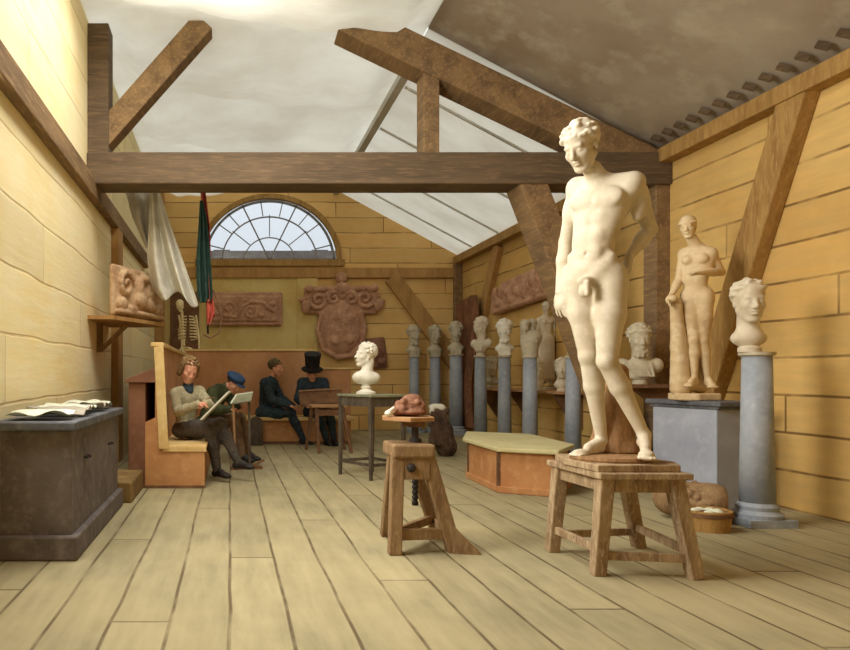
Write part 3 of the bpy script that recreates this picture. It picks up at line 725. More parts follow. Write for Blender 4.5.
c_ = np.array((1.245, 4.86, .945))
pr = [ell(c_, (.125, .12, .026), k=.03), ell(c_+V3(.01, 0, .05), (.09, .085, .05), k=.04), ell(c_+V3(.02, 0, .09), (.06, .06, .035), k=.03), cone(c_+V3(-.09, -.02, 0), c_+V3(-.02, -.03, .08), .03, .02, .03), ell(c_+V3(.07, -.05, .04), (.03, .04, .03), k=.03)]
rnd = random.Random(5)
pr += [ell(c_+V3(rnd.uniform(-.09, .09), rnd.uniform(-.09, .09), rnd.uniform(.0, .07)), rnd.uniform(.018, .03), k=.012) for _ in range(22)]
tag(S('clay_lump', pr, .005, 'clay', origin=c_), 'brown lump of modelling clay on the hexagonal turntable', 'clay')
pr = [ell(c_+V3(-.155, -.06, -.01), (.03, .03, .016), k=.02), cone(c_+V3(-.165, -.07, 0), c_+V3(-.13, -.09, .03), .012, .01, .02)]
tag(S('plaster_scrap', pr, .004, 'plaster_white', origin=c_+V3(-.14, -.04, 0)), 'small white plaster scrap beside the clay on the turntable', 'plaster scrap')

# big stool under the main statue
root = thing('statue_stool', 'heavy worn wooden stool with splayed legs carrying the large nude statue', 'stool', (2.42, 4.42, 0))
B('seat', MB().prism([(2.17, 4.10), (2.70, 4.07), (2.70, 4.76), (2.15, 4.76)], .585, .625), 'stool', root, bevel=.008)
ft = [((2.23, 4.16), (2.205, 4.20)), ((2.62, 4.14), (2.74, 4.12)), ((2.63, 4.68), (2.85, 4.88)), ((2.21, 4.68), (2.19, 4.76))]
for a, b in ft: B('leg', MB().beam((*a, .60), (*b, 0), .085, .085, side=(0, 1, 0), w1=.075, h1=.075), 'stool', root, bevel=.008)
for z, dz in ((.545, .08),):
    for i in range(4):
        a, b = ft[i][0], ft[(i+1) % 4][0]; B('apron', MB().beam((*a, z), (*b, z), dz, .035, side=(0, 0, 1)), 'stool', root, bevel=.004)
for i in range(4):
    t_ = .80 if i % 2 == 0 else .74
    pa = [ft[i][0][k]*(1-t_)+ft[i][1][k]*t_ for k in (0, 1)]; pb = [ft[(i+1) % 4][0][k]*(1-t_)+ft[(i+1) % 4][1][k]*t_ for k in (0, 1)]
    B('stretcher', MB().beam((*pa, .6*(1-t_)), (*pb, .6*(1-t_)), .05, .03, side=(0, 0, 1)), 'stool', root, bevel=.004)
o = B('plinth_board', MB().prism([(2.17, 4.13), (2.66, 4.13), (2.73, 4.3), (2.68, 4.74), (2.2, 4.74), (2.14, 4.5)], .625, .668), 'stool', origin=(2.42, 4.4, .62), bevel=.006)
tag(o, 'thick worn board between the big stool and the large nude statue', 'board')

# ============================================================ MAIN STATUE
Ys = 4.42
def JP(d, Y, zoff=0):
    return {k: P(v[0], v[1], Y+v[2]) for k, v in d.items()}
J = JP(dict(pelvis=(594, 272, .0), waist=(593, 244, .0), chest=(601, 208, .0), neck=(598, 181, -.02), head=(581, 147, -.06),
    shL=(577, 187, .14), elL=(566, 242, .20), wrL=(560, 292, .12), shR=(634, 182, -.15), elR=(650, 229, -.0), wrR=(629, 257, -.02),
    hipL=(579, 284, .07), knL=(589, 356, .03), anL=(602, 441, .12), toeL=(577, 455, -.02),
    hipR=(612, 284, -.07), knR=(607, 361, -.12), anR=(644, 435, -.10), toeR=(647, 458, -.25)), Ys)
bd = body(J, 1.0, front=(-.6, -1, 0), hands=dict(L=((.02, -.05, -1), (.8, .2, 0), 1, .3), R=((-.12, .1, -1), (-.9, .1, 0), -1, 1.0)))
hc = J['head']
hp, hr_ = head(hc, (-.72, -.5, -.42), (-.28, -.12, 1), .30, 'curl', seed=4)
pr = bd['T']+bd['N']+bd['A']+bd['H']+bd['L']+bd['F']
g0 = J['pelvis']+V3(-.105, -.10, -.10)
pr += [ell(g0+V3(.014, 0, -.035), (.026, .03, .038), k=.02), ell(g0+V3(-.014, 0, -.035), (.026, .03, .038), k=.02), ell(g0+V3(0, .01, .03), (.045, .03, .03), k=.03), cone(g0+V3(0, -.022, .015), g0+V3(-.006, -.036, -.055), .017, .014, .012)]
pr += hp+hr_+[rbox((2.4, 4.4, .690-.3), (1, 1, .3), rad=.001, k=.002, op='s')]
root = thing('nude_statue', 'life-size plaster statue of a standing nude man looking down, on the big stool', 'statue', tuple(P(600, 460, Ys)*V3(1, 1, 0)+V3(0, 0, .668)))
S('figure', pr, .0062, 'plaster', root)
q = lambda px, py, d=0: P(px, py, Ys+d)
tp = [cone(q(612, 452, .17), q(616, 400, .16), .12, .085, .05), cone(q(616, 400, .16), q(618, 372, .16), .085, .06, .04), cone(q(596, 452, .16), q(606, 410, .16), .06, .03, .04), cone(q(628, 454, .1), q(622, 415, .15), .06, .04, .04), cone(q(612, 452, .16), q(628, 452, .1), .07, .06, .03), cone(q(630, 310, .1), q(624, 285, .08), .012, .05, .04)]
tp = tp[:-1]
cut_ = rbox((2.4, 4.4, .696-.3), (1, 1, .3), rad=.001, k=.002, op='s')
S('trunk_support', tp+[cut_], .008, 'support', root, bump=.004, bscale=60)
B('base', MB().lathe([(.235, 0), (.24, .012), (.235, .028)], (q(609, 460)[0], Ys-.02, .668), 36, 1, .9), 'support', root)

# ============================================================ SECOND STATUE ON ITS PEDESTAL
N0 = np.array((4.31, 6.2)); v1 = np.array((-.13, .72)); v2 = np.array((.34, .06)); PC = N0+(v1+v2)/2
root = thing('square_pedestal', 'pale blue-grey square pedestal under the smaller nude statue by the side wall', 'pedestal', (PC[0], PC[1], 0))
q4 = [tuple(N0), tuple(N0+v2), tuple(N0+v1+v2), tuple(N0+v1)]
B('block', MB().prism(q4, .0, .90), 'pedblue', root, bevel=.008)
B('cornice', MB().prism(grow(q4, .03), .89, .925).prism(grow(q4, .075), .92, .965), 'slate', root, bevel=.01)
Y2 = 6.55
J = JP(dict(pelvis=(697, 297, 0), waist=(695, 279, 0), chest=(698, 262, 0), neck=(693, 243, -.01), head=(688, 227, -.03),
    shL=(684, 254, .08), elL=(679, 280, .08), wrL=(671, 296, -.0), shR=(711, 253, -.09), elR=(721, 272, -.06), wrR=(702, 273, -.20),
    hipL=(690, 303, .03), knL=(694, 340, -.02), anL=(694, 378, .0), toeL=(688, 386, -.10),
    hipR=(704, 303, -.04), knR=(703, 340, -.03), anR=(708, 379, 0), toeR=(713, 387, -.07)), Y2)
bd = body(J, .82, front=(-.3, -1, 0), male=False, hands=dict(L=((-.5, -.3, -.5), (0, -1, -.5), 1, .4), R=((-1, -.1, .0), (0, 0, -1), 1, .3)))
hp, hr_ = head(J['head'], (-.65, -.72, -.15), (-.1, 0, 1), .215, 'bun', seed=6)
pr = []
for p in bd['T']+bd['N']+bd['A']+bd['H']+bd['L']+bd['F']: pr.append(p)
root = thing('small_nude_statue', 'half-size white plaster statue of a nude figure with bent arm on the blue-grey pedestal', 'statue', tuple(P(698, 395, Y2)*V3(1, 1, 0)+V3(0, 0, .965)))
S('figure', pr+hp+hr_, .0068, 'plaster_warm', root)
q = lambda px, py, d=0: P(px, py, Y2+d)
S('trunk_support', [cone(q(680, 388, .05), q(679, 345, .05), .085, .07, .03), cone(q(679, 345, .05), q(676, 304, .02), .07, .05, .03), cone(q(700, 386, .1), q(698, 330, .1), .07, .04, .03), ell(q(672, 299, -.04), (.05, .05, .035), k=.02), cone(q(682, 386, .05), q(700, 386, .1), .05, .05, .03)], .008, 'plaster_warm', root, bump=.004, bscale=70)
bx, by = P(696, 395, Y2)[:2]
B('base', MB().prism([(bx-.20, by-.08), (bx-.08, by-.17), (bx+.14, by-.14), (bx+.22, by), (bx+.16, by+.16), (bx-.16, by+.17)], .965, 1.03), 'plaster_warm', root, bevel=.012)

# ============================================================ COLUMNS AND BUSTS
def column(px, s, ztop, wpx, lab, mat='bluegrey', square=False, grp='blue-grey columns along the walls'):
    Y = F/s; X = (px-230)/s; r = wpx/s/2
    root = thing('column', lab, 'column', (X, Y, 0), grp)
    b = MB().box((X, Y, .03), (r*3.4, r*3.4, .06)).lathe([(r*1.6, .06), (r*1.65, .09), (r*1.3, .12), (r*1.35, .15), (r*1.1, .18)], (X, Y, 0), 28)
    B('base', b, mat, root)
    B('shaft', MB().lathe([(r*1.12, .17), (r*1.04, ztop*.5), (r*.94, ztop-.03)], (X, Y, 0), 28), mat, root, smooth=False)
    for p in root.children: 
        if p.name.startswith('shaft'): p.data.polygons.foreach_set('use_smooth', [len(q_.vertices) == 4 for q_ in p.data.polygons])
    B('capital', MB().lathe([(r*.95, -.035), (r*1.15, -.025), (r*1.15, 0)], (X, Y, ztop), 28), 'plaster_grey', root)
    return X, Y, ztop
def bust(X, Y, z, h, f, style, hair, mat, lab, vox=None, seed=1, grp=None, lean=(0, 0, 1), broken=False):
    root = thing('plaster_bust', lab, 'bust', (X, Y, z), grp)
    H = h*(.60 if style in ('herm', 'neck') else .5); u = nrm(lean); f = nrm(f); c = V3(X, Y, z+h-H*.5)
    fh = nrm(V3(f[0], f[1], 0)); sd = np.cross(fh, (0, 0, 1)); A = [sd, fh, (0, 0, 1)]
    hp, hh = head(c, f, u, H, hair, seed=seed)
    nb = V3(X, Y, z+h-H*1.32)-fh*.06*H
    pr = hp+hh+[cone(c-u*.25*H-fh*.1*H, nb, .21*H, .24*H, .08*H)]
    if style == 'herm':
        pr += [ell(nb+V3(0, 0, -.02*H), (.42*H, .26*H, .22*H), A, k=.12*H), rbox(V3(X, Y, z+(h-H*1.35)*.45+.01), (.26*H, .2*H, (h-H*1.3)*.5), A, .03*H, .1*H)]
    elif style == 'neck':
        pr += [ell(nb+V3(0, 0, -.02*H), (.36*H, .26*H, .2*H), A, k=.12*H), cone(nb, V3(X, Y, z+.02), .2*H, .14*H, .06*H)]
    elif style == 'shoulders':
        pr += [ell(nb+V3(0, 0, -.12*H), (.62*H, .3*H, .28*H), A, k=.1*H), ell(nb+sd*.52*H-V3(0, 0, .05*H), (.2*H, .2*H, .24*H), A, k=.1*H), ell(nb-sd*.52*H-V3(0, 0, .05*H), (.2*H, .2*H, .24*H), A, k=.1*H), ell(nb+fh*.08*H-V3(0, 0, .35*H), (.36*H, .22*H, .25*H), A, k=.1*H)]
        for i in range(5): pr.append(cone(nb+sd*(.5-.2*i)*H+fh*.2*H, nb+sd*(.05-.1*i)*H+fh*.3*H-V3(0, 0, .42*H), .05*H, .04*H, .04*H))
    S('figure', pr, vox or H/30, mat, root)
    rr = .2*H
    B('socle', MB().lathe([(rr*1.15, 0), (rr*1.15, .10*H), (rr*.7, .16*H), (rr*.62, .22*H), (rr*.95, .27*H)], (X, Y, z), 24), mat, root)
    return root

bspec = [  # px, s, column top z, shaft width px, bust height px
 (414, 47.8, 1.60, 9.5, 30, 'herm', 'curlbeard', 'plaster_grey', (.25, -1, -.1), 'bearded grey bust, leftmost on the far-wall columns', 'column nearest the bust table, its foot behind the clay stand'),
 (435, 47.8, 1.60, 10.5, 30, 'herm', 'wave', 'plaster_grey', (.1, -1, -.1), 'grey bust second from the left of the far-wall columns', 'column second from the left, behind the dark plume'),
 (456, 49.6, 1.62, 12.5, 32, 'herm', 'curl', 'plaster_grey', (-.2, -1, -.12), 'curly grey bust on the column just left of the hanging brown hide', 'column just left of the hanging brown hide'),
 (480.5, 57.5, 1.54, 11.5, 38, 'shoulders', 'wave', 'plaster', (-1, -.4, -.25), 'wide-shouldered bust turned left beside the brown hide', 'column just right of the hanging brown hide'),
 (504.5, 63, 1.51, 12, 36, 'herm', 'curlbeard', 'plaster_white', (-.35, -1, 0), 'bright white bearded bust in the middle of the column row', 'column below the bright white bearded bust'),
 (573, 77, 1.45, 14, 9, 'none', '', 'plaster_white', (0, -1, 0), '', 'column close behind the left shin of the large statue'),
]
for i, (px, s, zt, wp, hp_, st, ha, mt, fd, bl, cl) in enumerate(bspec):
    X, Y, z = column(px, s, zt, wp, 'slim blue-grey '+cl)
    if st != 'none': bust(X, Y, z, hp_/s, fd, st, ha, mt, bl, seed=10+i, grp='plaster busts on the slim columns')
    else:
        a = V3(X, Y, z)
        tag(S('plaster_foot_fragment', [ell(a+V3(0, 0, .03), (.07, .07, .03), k=.01), ell(a+V3(-.02, -.01, .075), (.045, .05, .03), k=.008), ell(a+V3(.02, 0, .1), (.04, .045, .025), k=.008), ell(a+V3(-.03, -.03, .11), (.025, .025, .02), k=.008)], .006, 'plaster_white', origin=a), 'small white plaster fragment on the column behind the statue shin', 'plaster fragment')
# group piece on the sixth column
X, Y, z = column(530, 71, 1.47, 13.5, 'slim blue-grey column under the small group of plaster heads')
a = V3(X, Y, z)
pr = [cone(a+V3(0, 0, .02), a+V3(0, 0, .2), .1, .13, .03), ell(a+V3(.02, -.02, .26), (.14, .1, .11), k=.04), cone(a+V3(-.1, -.06, .28), a+V3(.04, -.12, .2), .03, .025, .015), cone(a+V3(.12, -.05, .28), a+V3(.02, -.12, .24), .03, .025, .015)]
h1, g1 = head(a+V3(-.09, -.04, .40), (-.4, -1, -.2), (0, 0, 1), .20, 'wave', seed=21); h2, g2 = head(a+V3(.04, .03, .42), (-.7, -.8, -.3), (0, 0, 1), .19, 'wave', seed=22)
tag(S('plaster_group', pr+h1+g1+h2+g2+[cone(a+V3(-.09, 0, .33), a+V3(-.05, 0, .24), .045, .05, .03), cone(a+V3(.04, .03, .36), a+V3(.03, 0, .26), .045, .05, .03)], .006, 'plaster_grey', origin=a), 'small plaster group of two heads leaning together on a slim column', 'plaster group')
# near right column and its bust
X, Y, z = column(757, 124, 1.385, 27, 'tall thick blue-grey column on a square base at the right wall', mat='bluegrey', grp=None)
bust(X-.06, Y, z, 72/124, (-.3, -1, -.05), 'neck', 'wave', 'plaster', 'plaster head with wavy hair on the thick column at the right wall', seed=31)

# wall shelf with casts
SHZ = .97
root = thing('wall_shelf', 'long brown shelf along the right wall behind the column row', 'shelf', (4.75, 11.3, SHZ))
B('board', MB().prism([(4.55, 9.7), (5.0, 9.7), (5.0, 13.2), (4.6, 13.2)], SHZ-.04, SHZ), 'relief_ochre', root, bevel=.004)
for y in (9.95, 11.5, 12.9):
    m = MB(); m.add([(x, yy, z) for yy in (y-.04, y+.04) for x, z in ((5.0, SHZ-.04), (4.62, SHZ-.04), (4.62, SHZ-.1), (4.93, SHZ-.55), (5.0, SHZ-.55))],
        [tuple(range(5)), tuple(range(9, 4, -1))]+[(i, 5+i, 5+(i+1) % 5, (i+1) % 5) for i in range(5)]); B('bracket', m, 'brown', root)
Y3 = 10.78
J = JP(dict(pelvis=(546, 340, 0), waist=(546, 332, 0), chest=(545.5, 323, 0), neck=(546, 314, 0), head=(546.5, 307.5, -.02),
    shL=(539, 320, 0), elL=(537, 332, .03), wrL=(541, 340, -.06), shR=(553, 320, 0), elR=(556, 331, .02), wrR=(556, 342, 0),
    hipL=(542.5, 343, 0), knL=(543.5, 362, -.03), anL=(545, 380, 0), toeL=(543, 384, -.08),
    hipR=(549.5, 343, 0), knR=(549.5, 362, -.04), anR=(549.5, 380, 0), toeR=(551, 384, -.07)), Y3)
bd = body(J, .62, front=(-.2, -1, 0), male=False, hands=dict(L=((.5, -.2, -.4), (0, -1, 0), 1, .3), R=((0, 0, -1), (-1, 0, 0), -1, .3)))
hp, hr_ = head(J['head'], (-.4, -1, -.1), (0, 0, 1), .19, 'bun', seed=8)
root = thing('draped_statuette', 'white draped plaster statuette standing on the long wall shelf', 'statuette', (P(547, 386, Y3)[0], Y3, SHZ))
q = lambda px, py, d=0: P(px, py, Y3+d)
S('figure', [p for p in bd['T']+bd['N']+bd['A']+bd['H']+bd['L']+bd['F']]+hp+hr_, .0065, 'plaster', root)
dr = [cone(q(546, 340), q(547, 372), .125, .10, .03, ((0, 1, 0), .8))]+[cone(q(539+i*2.4, 341, -.07), q(542+i*1.9, 378, -.08), .018, .024, .02) for i in range(7)]
S('drapery', dr, .007, 'plaster', root)
B('base', MB().lathe([(.15, 0), (.15, .035), (.12, .05)], (P(547, 386, Y3)[0], Y3, SHZ), 24), 'plaster', root)
def small_cast(px, s, hpx, lab, mat, fd, hair='curl', seed=1, z=SHZ, st='neck'):
    return bust((px-230)/s, F/s, z, hpx/s, fd, st, hair, mat, lab, seed=seed, grp='small casts on the long wall shelf')
small_cast(536, 67.5, 33, 'narrow white bust on the shelf left of the draped statuette', 'plaster_white', (.2, -1, 0), 'curlbeard', 41, st='herm')
small_cast(492, 55.5, 31, 'grey cast half hidden on the left of the long shelf', 'plaster_grey', (-.3, -1, -.1), 'wave', 42)
small_cast(561.5, 71, 33, 'pale cast on the near end of the shelf beside the slim column', 'plaster', (-.5, -1, -.1), 'wave', 43)
# bust on its own bracket behind the statue knee
root = thing('wall_bracket', 'dark wooden wall bracket holding the bearded bust behind the statue', 'bracket', (4.8, 7.72, 1.10))
B('board', MB().bb((4.32, 7.52, 1.06), (5.0, 7.90, 1.10)), 'brown', root)
m = MB(); m.add([(x, yy, z) for yy in (7.67, 7.75) for x, z in ((5.0, 1.06), (4.42, 1.06), (5.0, .6))], [(0, 1, 2), (5, 4, 3), (0, 3, 4, 1), (1, 4, 5, 2), (2, 5, 3, 0)]); B('strut', m, 'brown', root)
bust(4.52, 7.72, 1.10, .66, (-.25, -1, -.1), 'shoulders', 'curlbeard', 'plaster_grey', 'grey bearded bust on the wall bracket beside the statue knee', seed=51)
# bust on the table
X, Y = TC[0]-.02, TC[1]-.04
root = thing('table_bust', 'bright white bust turned left on the slender dark table', 'bust', (X, Y, .975))
s = F/Y; q = lambda px, py, d=0: P(px, py, Y+d)
fdir = nrm((-1, -.25, .0)); hp, hh = head(q(365, 355), (-1, -.35, .12), (.35, 0, 1), .29, 'wave', seed=61)
pr = hp+hh+[cone(q(369, 362), q(366, 374), .06, .075, .03), ell(q(366, 378), (.16, .10, .082), k=.03), ell(q(359, 377, -.02), (.07, .08, .06), k=.03), ell(q(374, 378, 0), (.07, .07, .06), k=.03)]
S('figure', pr, .0062, 'plaster_white', root)
B('socle', MB().lathe([(.115, 0), (.115, .025), (.08, .04), (.05, .06), (.065, .08), (.045, .10), (.06, .14)], (q(366, 390)[0], Y, .975), 26), 'plaster_white', root)

# ============================================================ RELIEFS
def frame(O, ex, ez):
    O = np.array(O, float); ex = nrm(ex); ez = np.array(ez, float); ez = nrm(ez-ex*ez.dot(ex)); ey = np.cross(ez, ex)
    return lambda v: O+np.outer(v[:, 0], ex)+np.outer(v[:, 1], ey)+np.outer(v[:, 2], ez)
def spiral(cx, cz, r, turns, a0, rad, y=-.03, sgn=1, k=.015):
    out = []; n = int(10*turns); p = None
    for i in range(n+1):
        t = i/n; rr = r*(1-.85*t); a = a0+sgn*2*PI*turns*t; q_ = V3(cx+rr*math.cos(a), y, cz+rr*math.sin(a))
        if p is not None: out.append(cone(p, q_, rad*(1-.4*t), rad*(1-.45*t), k))
        p = q_
    return out
def path(pts, rad, y=-.03, k=.015):
    return [cone(V3(a[0], y, a[1]), V3(b_[0], y, b_[1]), rad, rad, k) for a, b_ in zip(pts, pts[1:])]
AX = np.eye(3)
def relief(name, lab, cat, prims, vox, mat, O, ex=(1, 0, 0), ez=(0, 0, 1), grp=None):
    o = S(name, prims, vox, mat, origin=O, xf=frame(O, ex, ez)); tag(o, lab, cat, grp); return o
# long rectangular relief on the far wall  (px 212-280, y 292-325)
pr = [rbox((0, 0, 0), (.80, .045, .36), AX, .03), rbox((0, -.05, 0), (.70, .03, .27), AX, .02, k=.02)]
pr += spiral(-.35, .02, .2, 1.6, 2.6, .035, -.08)+spiral(.12, -.05, .17, 1.5, .4, .032, -.08, -1)+path([(-.6, .1), (-.45, -.15), (-.2, -.18), (-.05, .05), (.15, .15), (.4, .12), (.6, -.05)], .035, -.08)
pr += [ell((x, -.08, z), (.07, .04, .05), AX, k=.02) for x, z in ((-.62, -.1), (.0, .17), (.35, -.15), (.58, .1), (.48, .02))]
relief('rectangular_relief', 'long rose-brown rectangular relief with scrolls below the fan window', 'relief', pr, .018, 'terra', P(245, 309, YB-.10))
# great crest
YC = YB-.1
pr = [ell((0, -.02, -.25), (.50, .12, .72), AX, k=.08), rbox((0, 0, .25), (.80, .06, .30), AX, .06, k=.08), ell((0, -.08, -.3), (.42, .12, .58), AX, k=.05), ell((0, -.05, .72), (.12, .12, .13), AX, k=.03)]
pr += spiral(-.5, .25, .24, 1.7, 1.2, .06, -.09)+spiral(.5, .28, .24, 1.7, 2.0, .06, -.09, -1)+spiral(-.17, .28, .16, 1.4, .2, .05, -.13)+spiral(.19, .28, .16, 1.4, 2.9, .05, -.13, -1)
pr += path([(-.42, -.05), (-.52, -.4), (-.4, -.8), (-.1, -.98), (.2, -.95), (.44, -.7), (.5, -.35), (.42, -.02)], .05, -.08)
pr += [ell((x, -.16, z), (rx_, .06, rz_), AX, k=.03) for x, z, rx_, rz_ in ((-.1, -.1, .12, .14), (.14, -.15, .12, .12), (0, -.42, .14, .12), (-.15, -.62, .1, .1), (.15, -.6, .12, .1), (0, .5, .16, .12), (-.78, .1, .1, .14), (.78, .14, .1, .14), (-.7, .48, .1, .08), (.68, .5, .1, .08), (.04, -.25, .08, .1))]
pr += [ell((x, -.07, z), (.08, .05, .06), AX, k=.03) for x, z in ((-.72, .32), (.75, .35), (-.85, .25), (.86, .22), (-.35, .5), (.36, .5))]
relief('carved_crest', 'large rose-brown carved shield crest with scrolls hung on the far wall', 'crest', pr, .02, 'terra', P(341, 312, YC))
# dark fragment behind the table bust
pr = [rbox((0, 0, 0), (.21, .05, .33), AX, .05), ell((0, -.05, .05), (.14, .06, .2), AX, k=.05)]+spiral(0, 0, .13, 1.2, 0, .03, -.1)+[ell((.08, -.08, -.2), (.08, .05, .07), AX, k=.03)]
relief('relief_fragment', 'small dark red relief on the far wall behind the white table bust', 'relief', pr, .018, 'relief_dark', P(376.5, 353, YB-.09), (1, 0, .12))
# big tilted slab on the side wall
YR = 11.9
poly_c = P(523, 288, 11.35)
pr = [rbox((0, 0, 0), (1.28, .05, .27), AX, .04), rbox((-1.25, 0, .33), (.42, .2, .16), [(1, 0, -.45), (0, 1, 0), (.45, 0, 1)], .01, op='s')]
rnd = random.Random(15)
for i in range(16):
    x = -1.05+2.1*i/15; pr.append(ell((x, -.05, rnd.uniform(-.13, .13)), (rnd.uniform(.07, .13), .05, rnd.uniform(.06, .13)), AX, k=.03))
pr += path([(-1.1, -.22), (0, -.22), (1.15, -.22)], .025, -.05)
relief('stone_slab', 'long rose-brown carved slab hung on the side wall above the column row', 'relief', pr, .022, 'terra', (XR-.10, 11.75, 2.62), (0, -1, .04), (0, 0, 1))
# pale relief standing on its shelf by the left wall
O = P(138, 300, 8.6)
root = thing('small_wall_shelf', 'short brown shelf board on the left wall carrying the pale relief', 'shelf', tuple(P(136, 320, 8.6)))
z_s = 1.2+(375-319)*8.5/F
B('board', MB().prism([(XL, 7.95), (-1.33, 7.95), (-.84, 9.15), (-.92, 9.35), (XL, 9.35)], z_s-.045, z_s), 'oak', root)
B('bracket', MB().bb((XL, 8.5, z_s-.4), (XL+.06, 8.6, z_s-.045)).beam((XL+.04, 8.55, z_s-.38), (-1.25, 8.55, z_s-.06), .05, .05), 'beam_y', root)
d_ = nrm(V3(.49, 1.15, 0)); zc = z_s+.30
pr = [rbox((0, .02, 0), (.60, .035, .30), AX, .03)]+spiral(-.35, .08, .17, 1.4, .5, .035, -.04)+[ell((x, -.04, z), (rx_, .05, rz_), AX, k=.025) for x, z, rx_, rz_ in ((-.05, .1, .07, .12), (.0, -.06, .12, .1), (.2, -.12, .14, .07), (.22, .06, .09, .12), (.42, -.16, .1, .07), (-.45, -.15, .1, .08), (-.25, -.2, .14, .05), (.45, .05, .08, .14), (.1, .2, .1, .05))]
pr += path([(-.55, -.25), (0, -.24), (.5, -.26)], .03, -.05)
relief('pale_relief', 'pale pinkish figure relief standing on the short shelf at the left wall', 'relief', pr, .013, 'relief_pale', (-1.12, 8.62, zc+.01), tuple(d_), (0, 0, 1))

# ============================================================ HANGINGS
def sheet(name, fn, nu, nv, mat, parent=None, origin=None, thick=.008, sub=1):
    vs = [tuple(fn(i/nu, j/nv)) for j in range(nv+1) for i in range(nu+1)]
    fs = [(j*(nu+1)+i, j*(nu+1)+i+1, (j+1)*(nu+1)+i+1, (j+1)*(nu+1)+i) for j in range(nv) for i in range(nu)]
    o = link_mesh(name, vs, fs, mat, parent, origin, smooth=True)
    md = o.modifiers.new('thickness', 'SOLIDIFY'); md.thickness = thick; md.offset = 0
    if sub: md = o.modifiers.new('smooth', 'SUBSURF'); md.levels = 1; md.render_levels = 1
    return o
def interp(ks, v):
    for (a, x), (b_, y) in zip(ks, ks[1:]):
        if v <= b_: t = (v-a)/(b_-a); return x+(y-x)*t
    return ks[-1][1]
YW = 8.55
root = thing('hanging_cloth', 'off-white sheet hanging in a point from the tie beam at the left', 'cloth', tuple(P(170, 193, YW)))
def f1(u, v):
    l = interp([(0, 150), (.3, 149), (.65, 147), (.9, 150), (1, 156)], v); r = interp([(0, 158), (.2, 165), (.5, 177), (.8, 190), (1, 199)], v)
    y = 186+112*v+10*v*v*u+6*v*math.sin(u*9); x = l+(r-l)*u
    return P(x, y-5*v, YW+(.05+.10*v)*math.cos(u*4.2*PI)*(.4+.6*v)-.1*u*v)
sheet('sheet', f1, 40, 26, 'cloth_white', root)
def f2(u, v):
    l = interp([(0, 124), (.5, 132), (1, 146)], v); r = interp([(0, 153), (1, 151)], v); x = l+(r-l)*u
    return P(x, 186+62*v, YW+.16+.04*math.cos(u*3*PI))
sheet('rear_fold', f2, 16, 10, 'cloth_grey', root)
root = thing('furled_flag', 'furled dark green and red flag hanging beside the fan window', 'flag', tuple(P(205, 193, 8.5)))
YF = 8.5
def f3(u, v):
    l = interp([(0, 200), (.25, 198.5), (.6, 196), (.9, 197), (1, 200)], v); r = interp([(0, 203), (.2, 207), (.6, 211), (.95, 213), (1, 208)], v)
    return P(l+(r-l)*u, 200+103*v, YF+.045*math.cos(u*5*PI)*(.3+.7*v))
sheet('green_panel', f3, 26, 20, 'green', root)
def f4(u, v):
    l = interp([(0, 200), (.3, 204), (.6, 207), (1, 208)], v); r = interp([(0, 205), (.3, 210), (.6, 211), (.8, 212.5), (1, 215)], v)
    return P(l+(r-l)*u, 188+130*v, YF+.06+.03*math.cos(u*3*PI))
label(sheet('red_panel', f4, 12, 20, 'red', root), 'faded red strip of the flag')
B('staff', MB().tube([P(203, 186, YF+.1), P(208, 334, YF+.1)], .013), 'black', root)
def f5(u, v):
    l = interp([(0, 206), (1, 207)], v); r = interp([(0, 213), (.5, 215), (1, 209)], v); return P(l+(r-l)*u, 299+26*v, YF+.0+.03*math.cos(u*3*PI))
label(sheet('red_tip', f5, 8, 8, 'red', root), 'red lower corner of the flag')
B('cord', MB().tube([P(213, 290, YF+.12), P(219, 303, YF+.1), P(222, 320, YF+.1), P(219, 333, YF+.1), P(210, 338, YF+.1), P(203, 334, YF+.1)], .012), 'brown', root)
# hide / brown drape in the corner
root = None
YH = 14.3
def f6(u, v):
    y = 13.55+1.3*u; x = XR-.19-.07*math.cos(u*6*PI)*(.3+.7*v)-.05*v
    return (x, y-(.15*math.sin(v*7)), 2.75-2.6*v+.04*math.sin(u*5)*(1-v))
o = sheet('hanging_hide', f6, 40, 30, 'hide', None, (XR-.2, 14.2, 2.7)); tag(o, 'long reddish-brown hide hanging in the far right corner between two columns', 'hide')

struct('shade_panel', MB().bb((P(170, 0, 15.1)[0], 15.12, 1.6), (P(199, 0, 15.1)[0], 15.2, 3.0)), 'brown')  # dark brown panel added for the shading on the wall behind the skull
# skeleton hung by the corner post
SY = 12.95; SXp = (184-230)*SY/F
root = thing('skeleton', 'hanging human skeleton behind the settle beside the corner post', 'skeleton', (SXp, SY, 1.95))
q = lambda px, py, d=0: P(px, py, SY+d)
hp, _ = head(q(180, 305.5), (.55, -1, -.25), (0, 0, 1), .23, 'none', k=.012)
hp = hp[:-2]+[ell(q(178.6, 306, -.10)+V3(s_*.035, 0, 0), (.028, .05, .028), k=.01, op='s') for s_ in (-1, 3)]+[ell(q(181, 309, -.13), (.012, .05, .02), k=.006, op='s')]
S('skull', hp, .007, 'bone', root)
pr = [cone(q(182, 311.5), q(184, 345), .022, .022, .01)]+[ell(q(182+.06*i, 312+i*2, .0), (.03, .03, .013), k=.006) for i in range(17)]
S('spine', pr, .007, 'bone', root)
for i in range(8):
    rx_ = .12+.015*min(i, 4); z = q(0, 316+i*2.9)[2]; cx_ = q(188, 0)[0]
    for s_ in (-1, 1):
        B('rib', MB().tube([(cx_+s_*rx_*math.sin(a), SY+.02-.095*math.cos(a)*-1*-1, z-.05*(1-math.cos(a))/2-.01) for a in [PI*(.06+.86*t/10) for t in range(11)]], .012, 6), 'bone', root)
for px in (179, 196):
    B('arm_bone', MB().tube([q(px, 315), q(px+1, 322), q(px+3, 339), q(px+3, 352)], .018), 'bone', root)
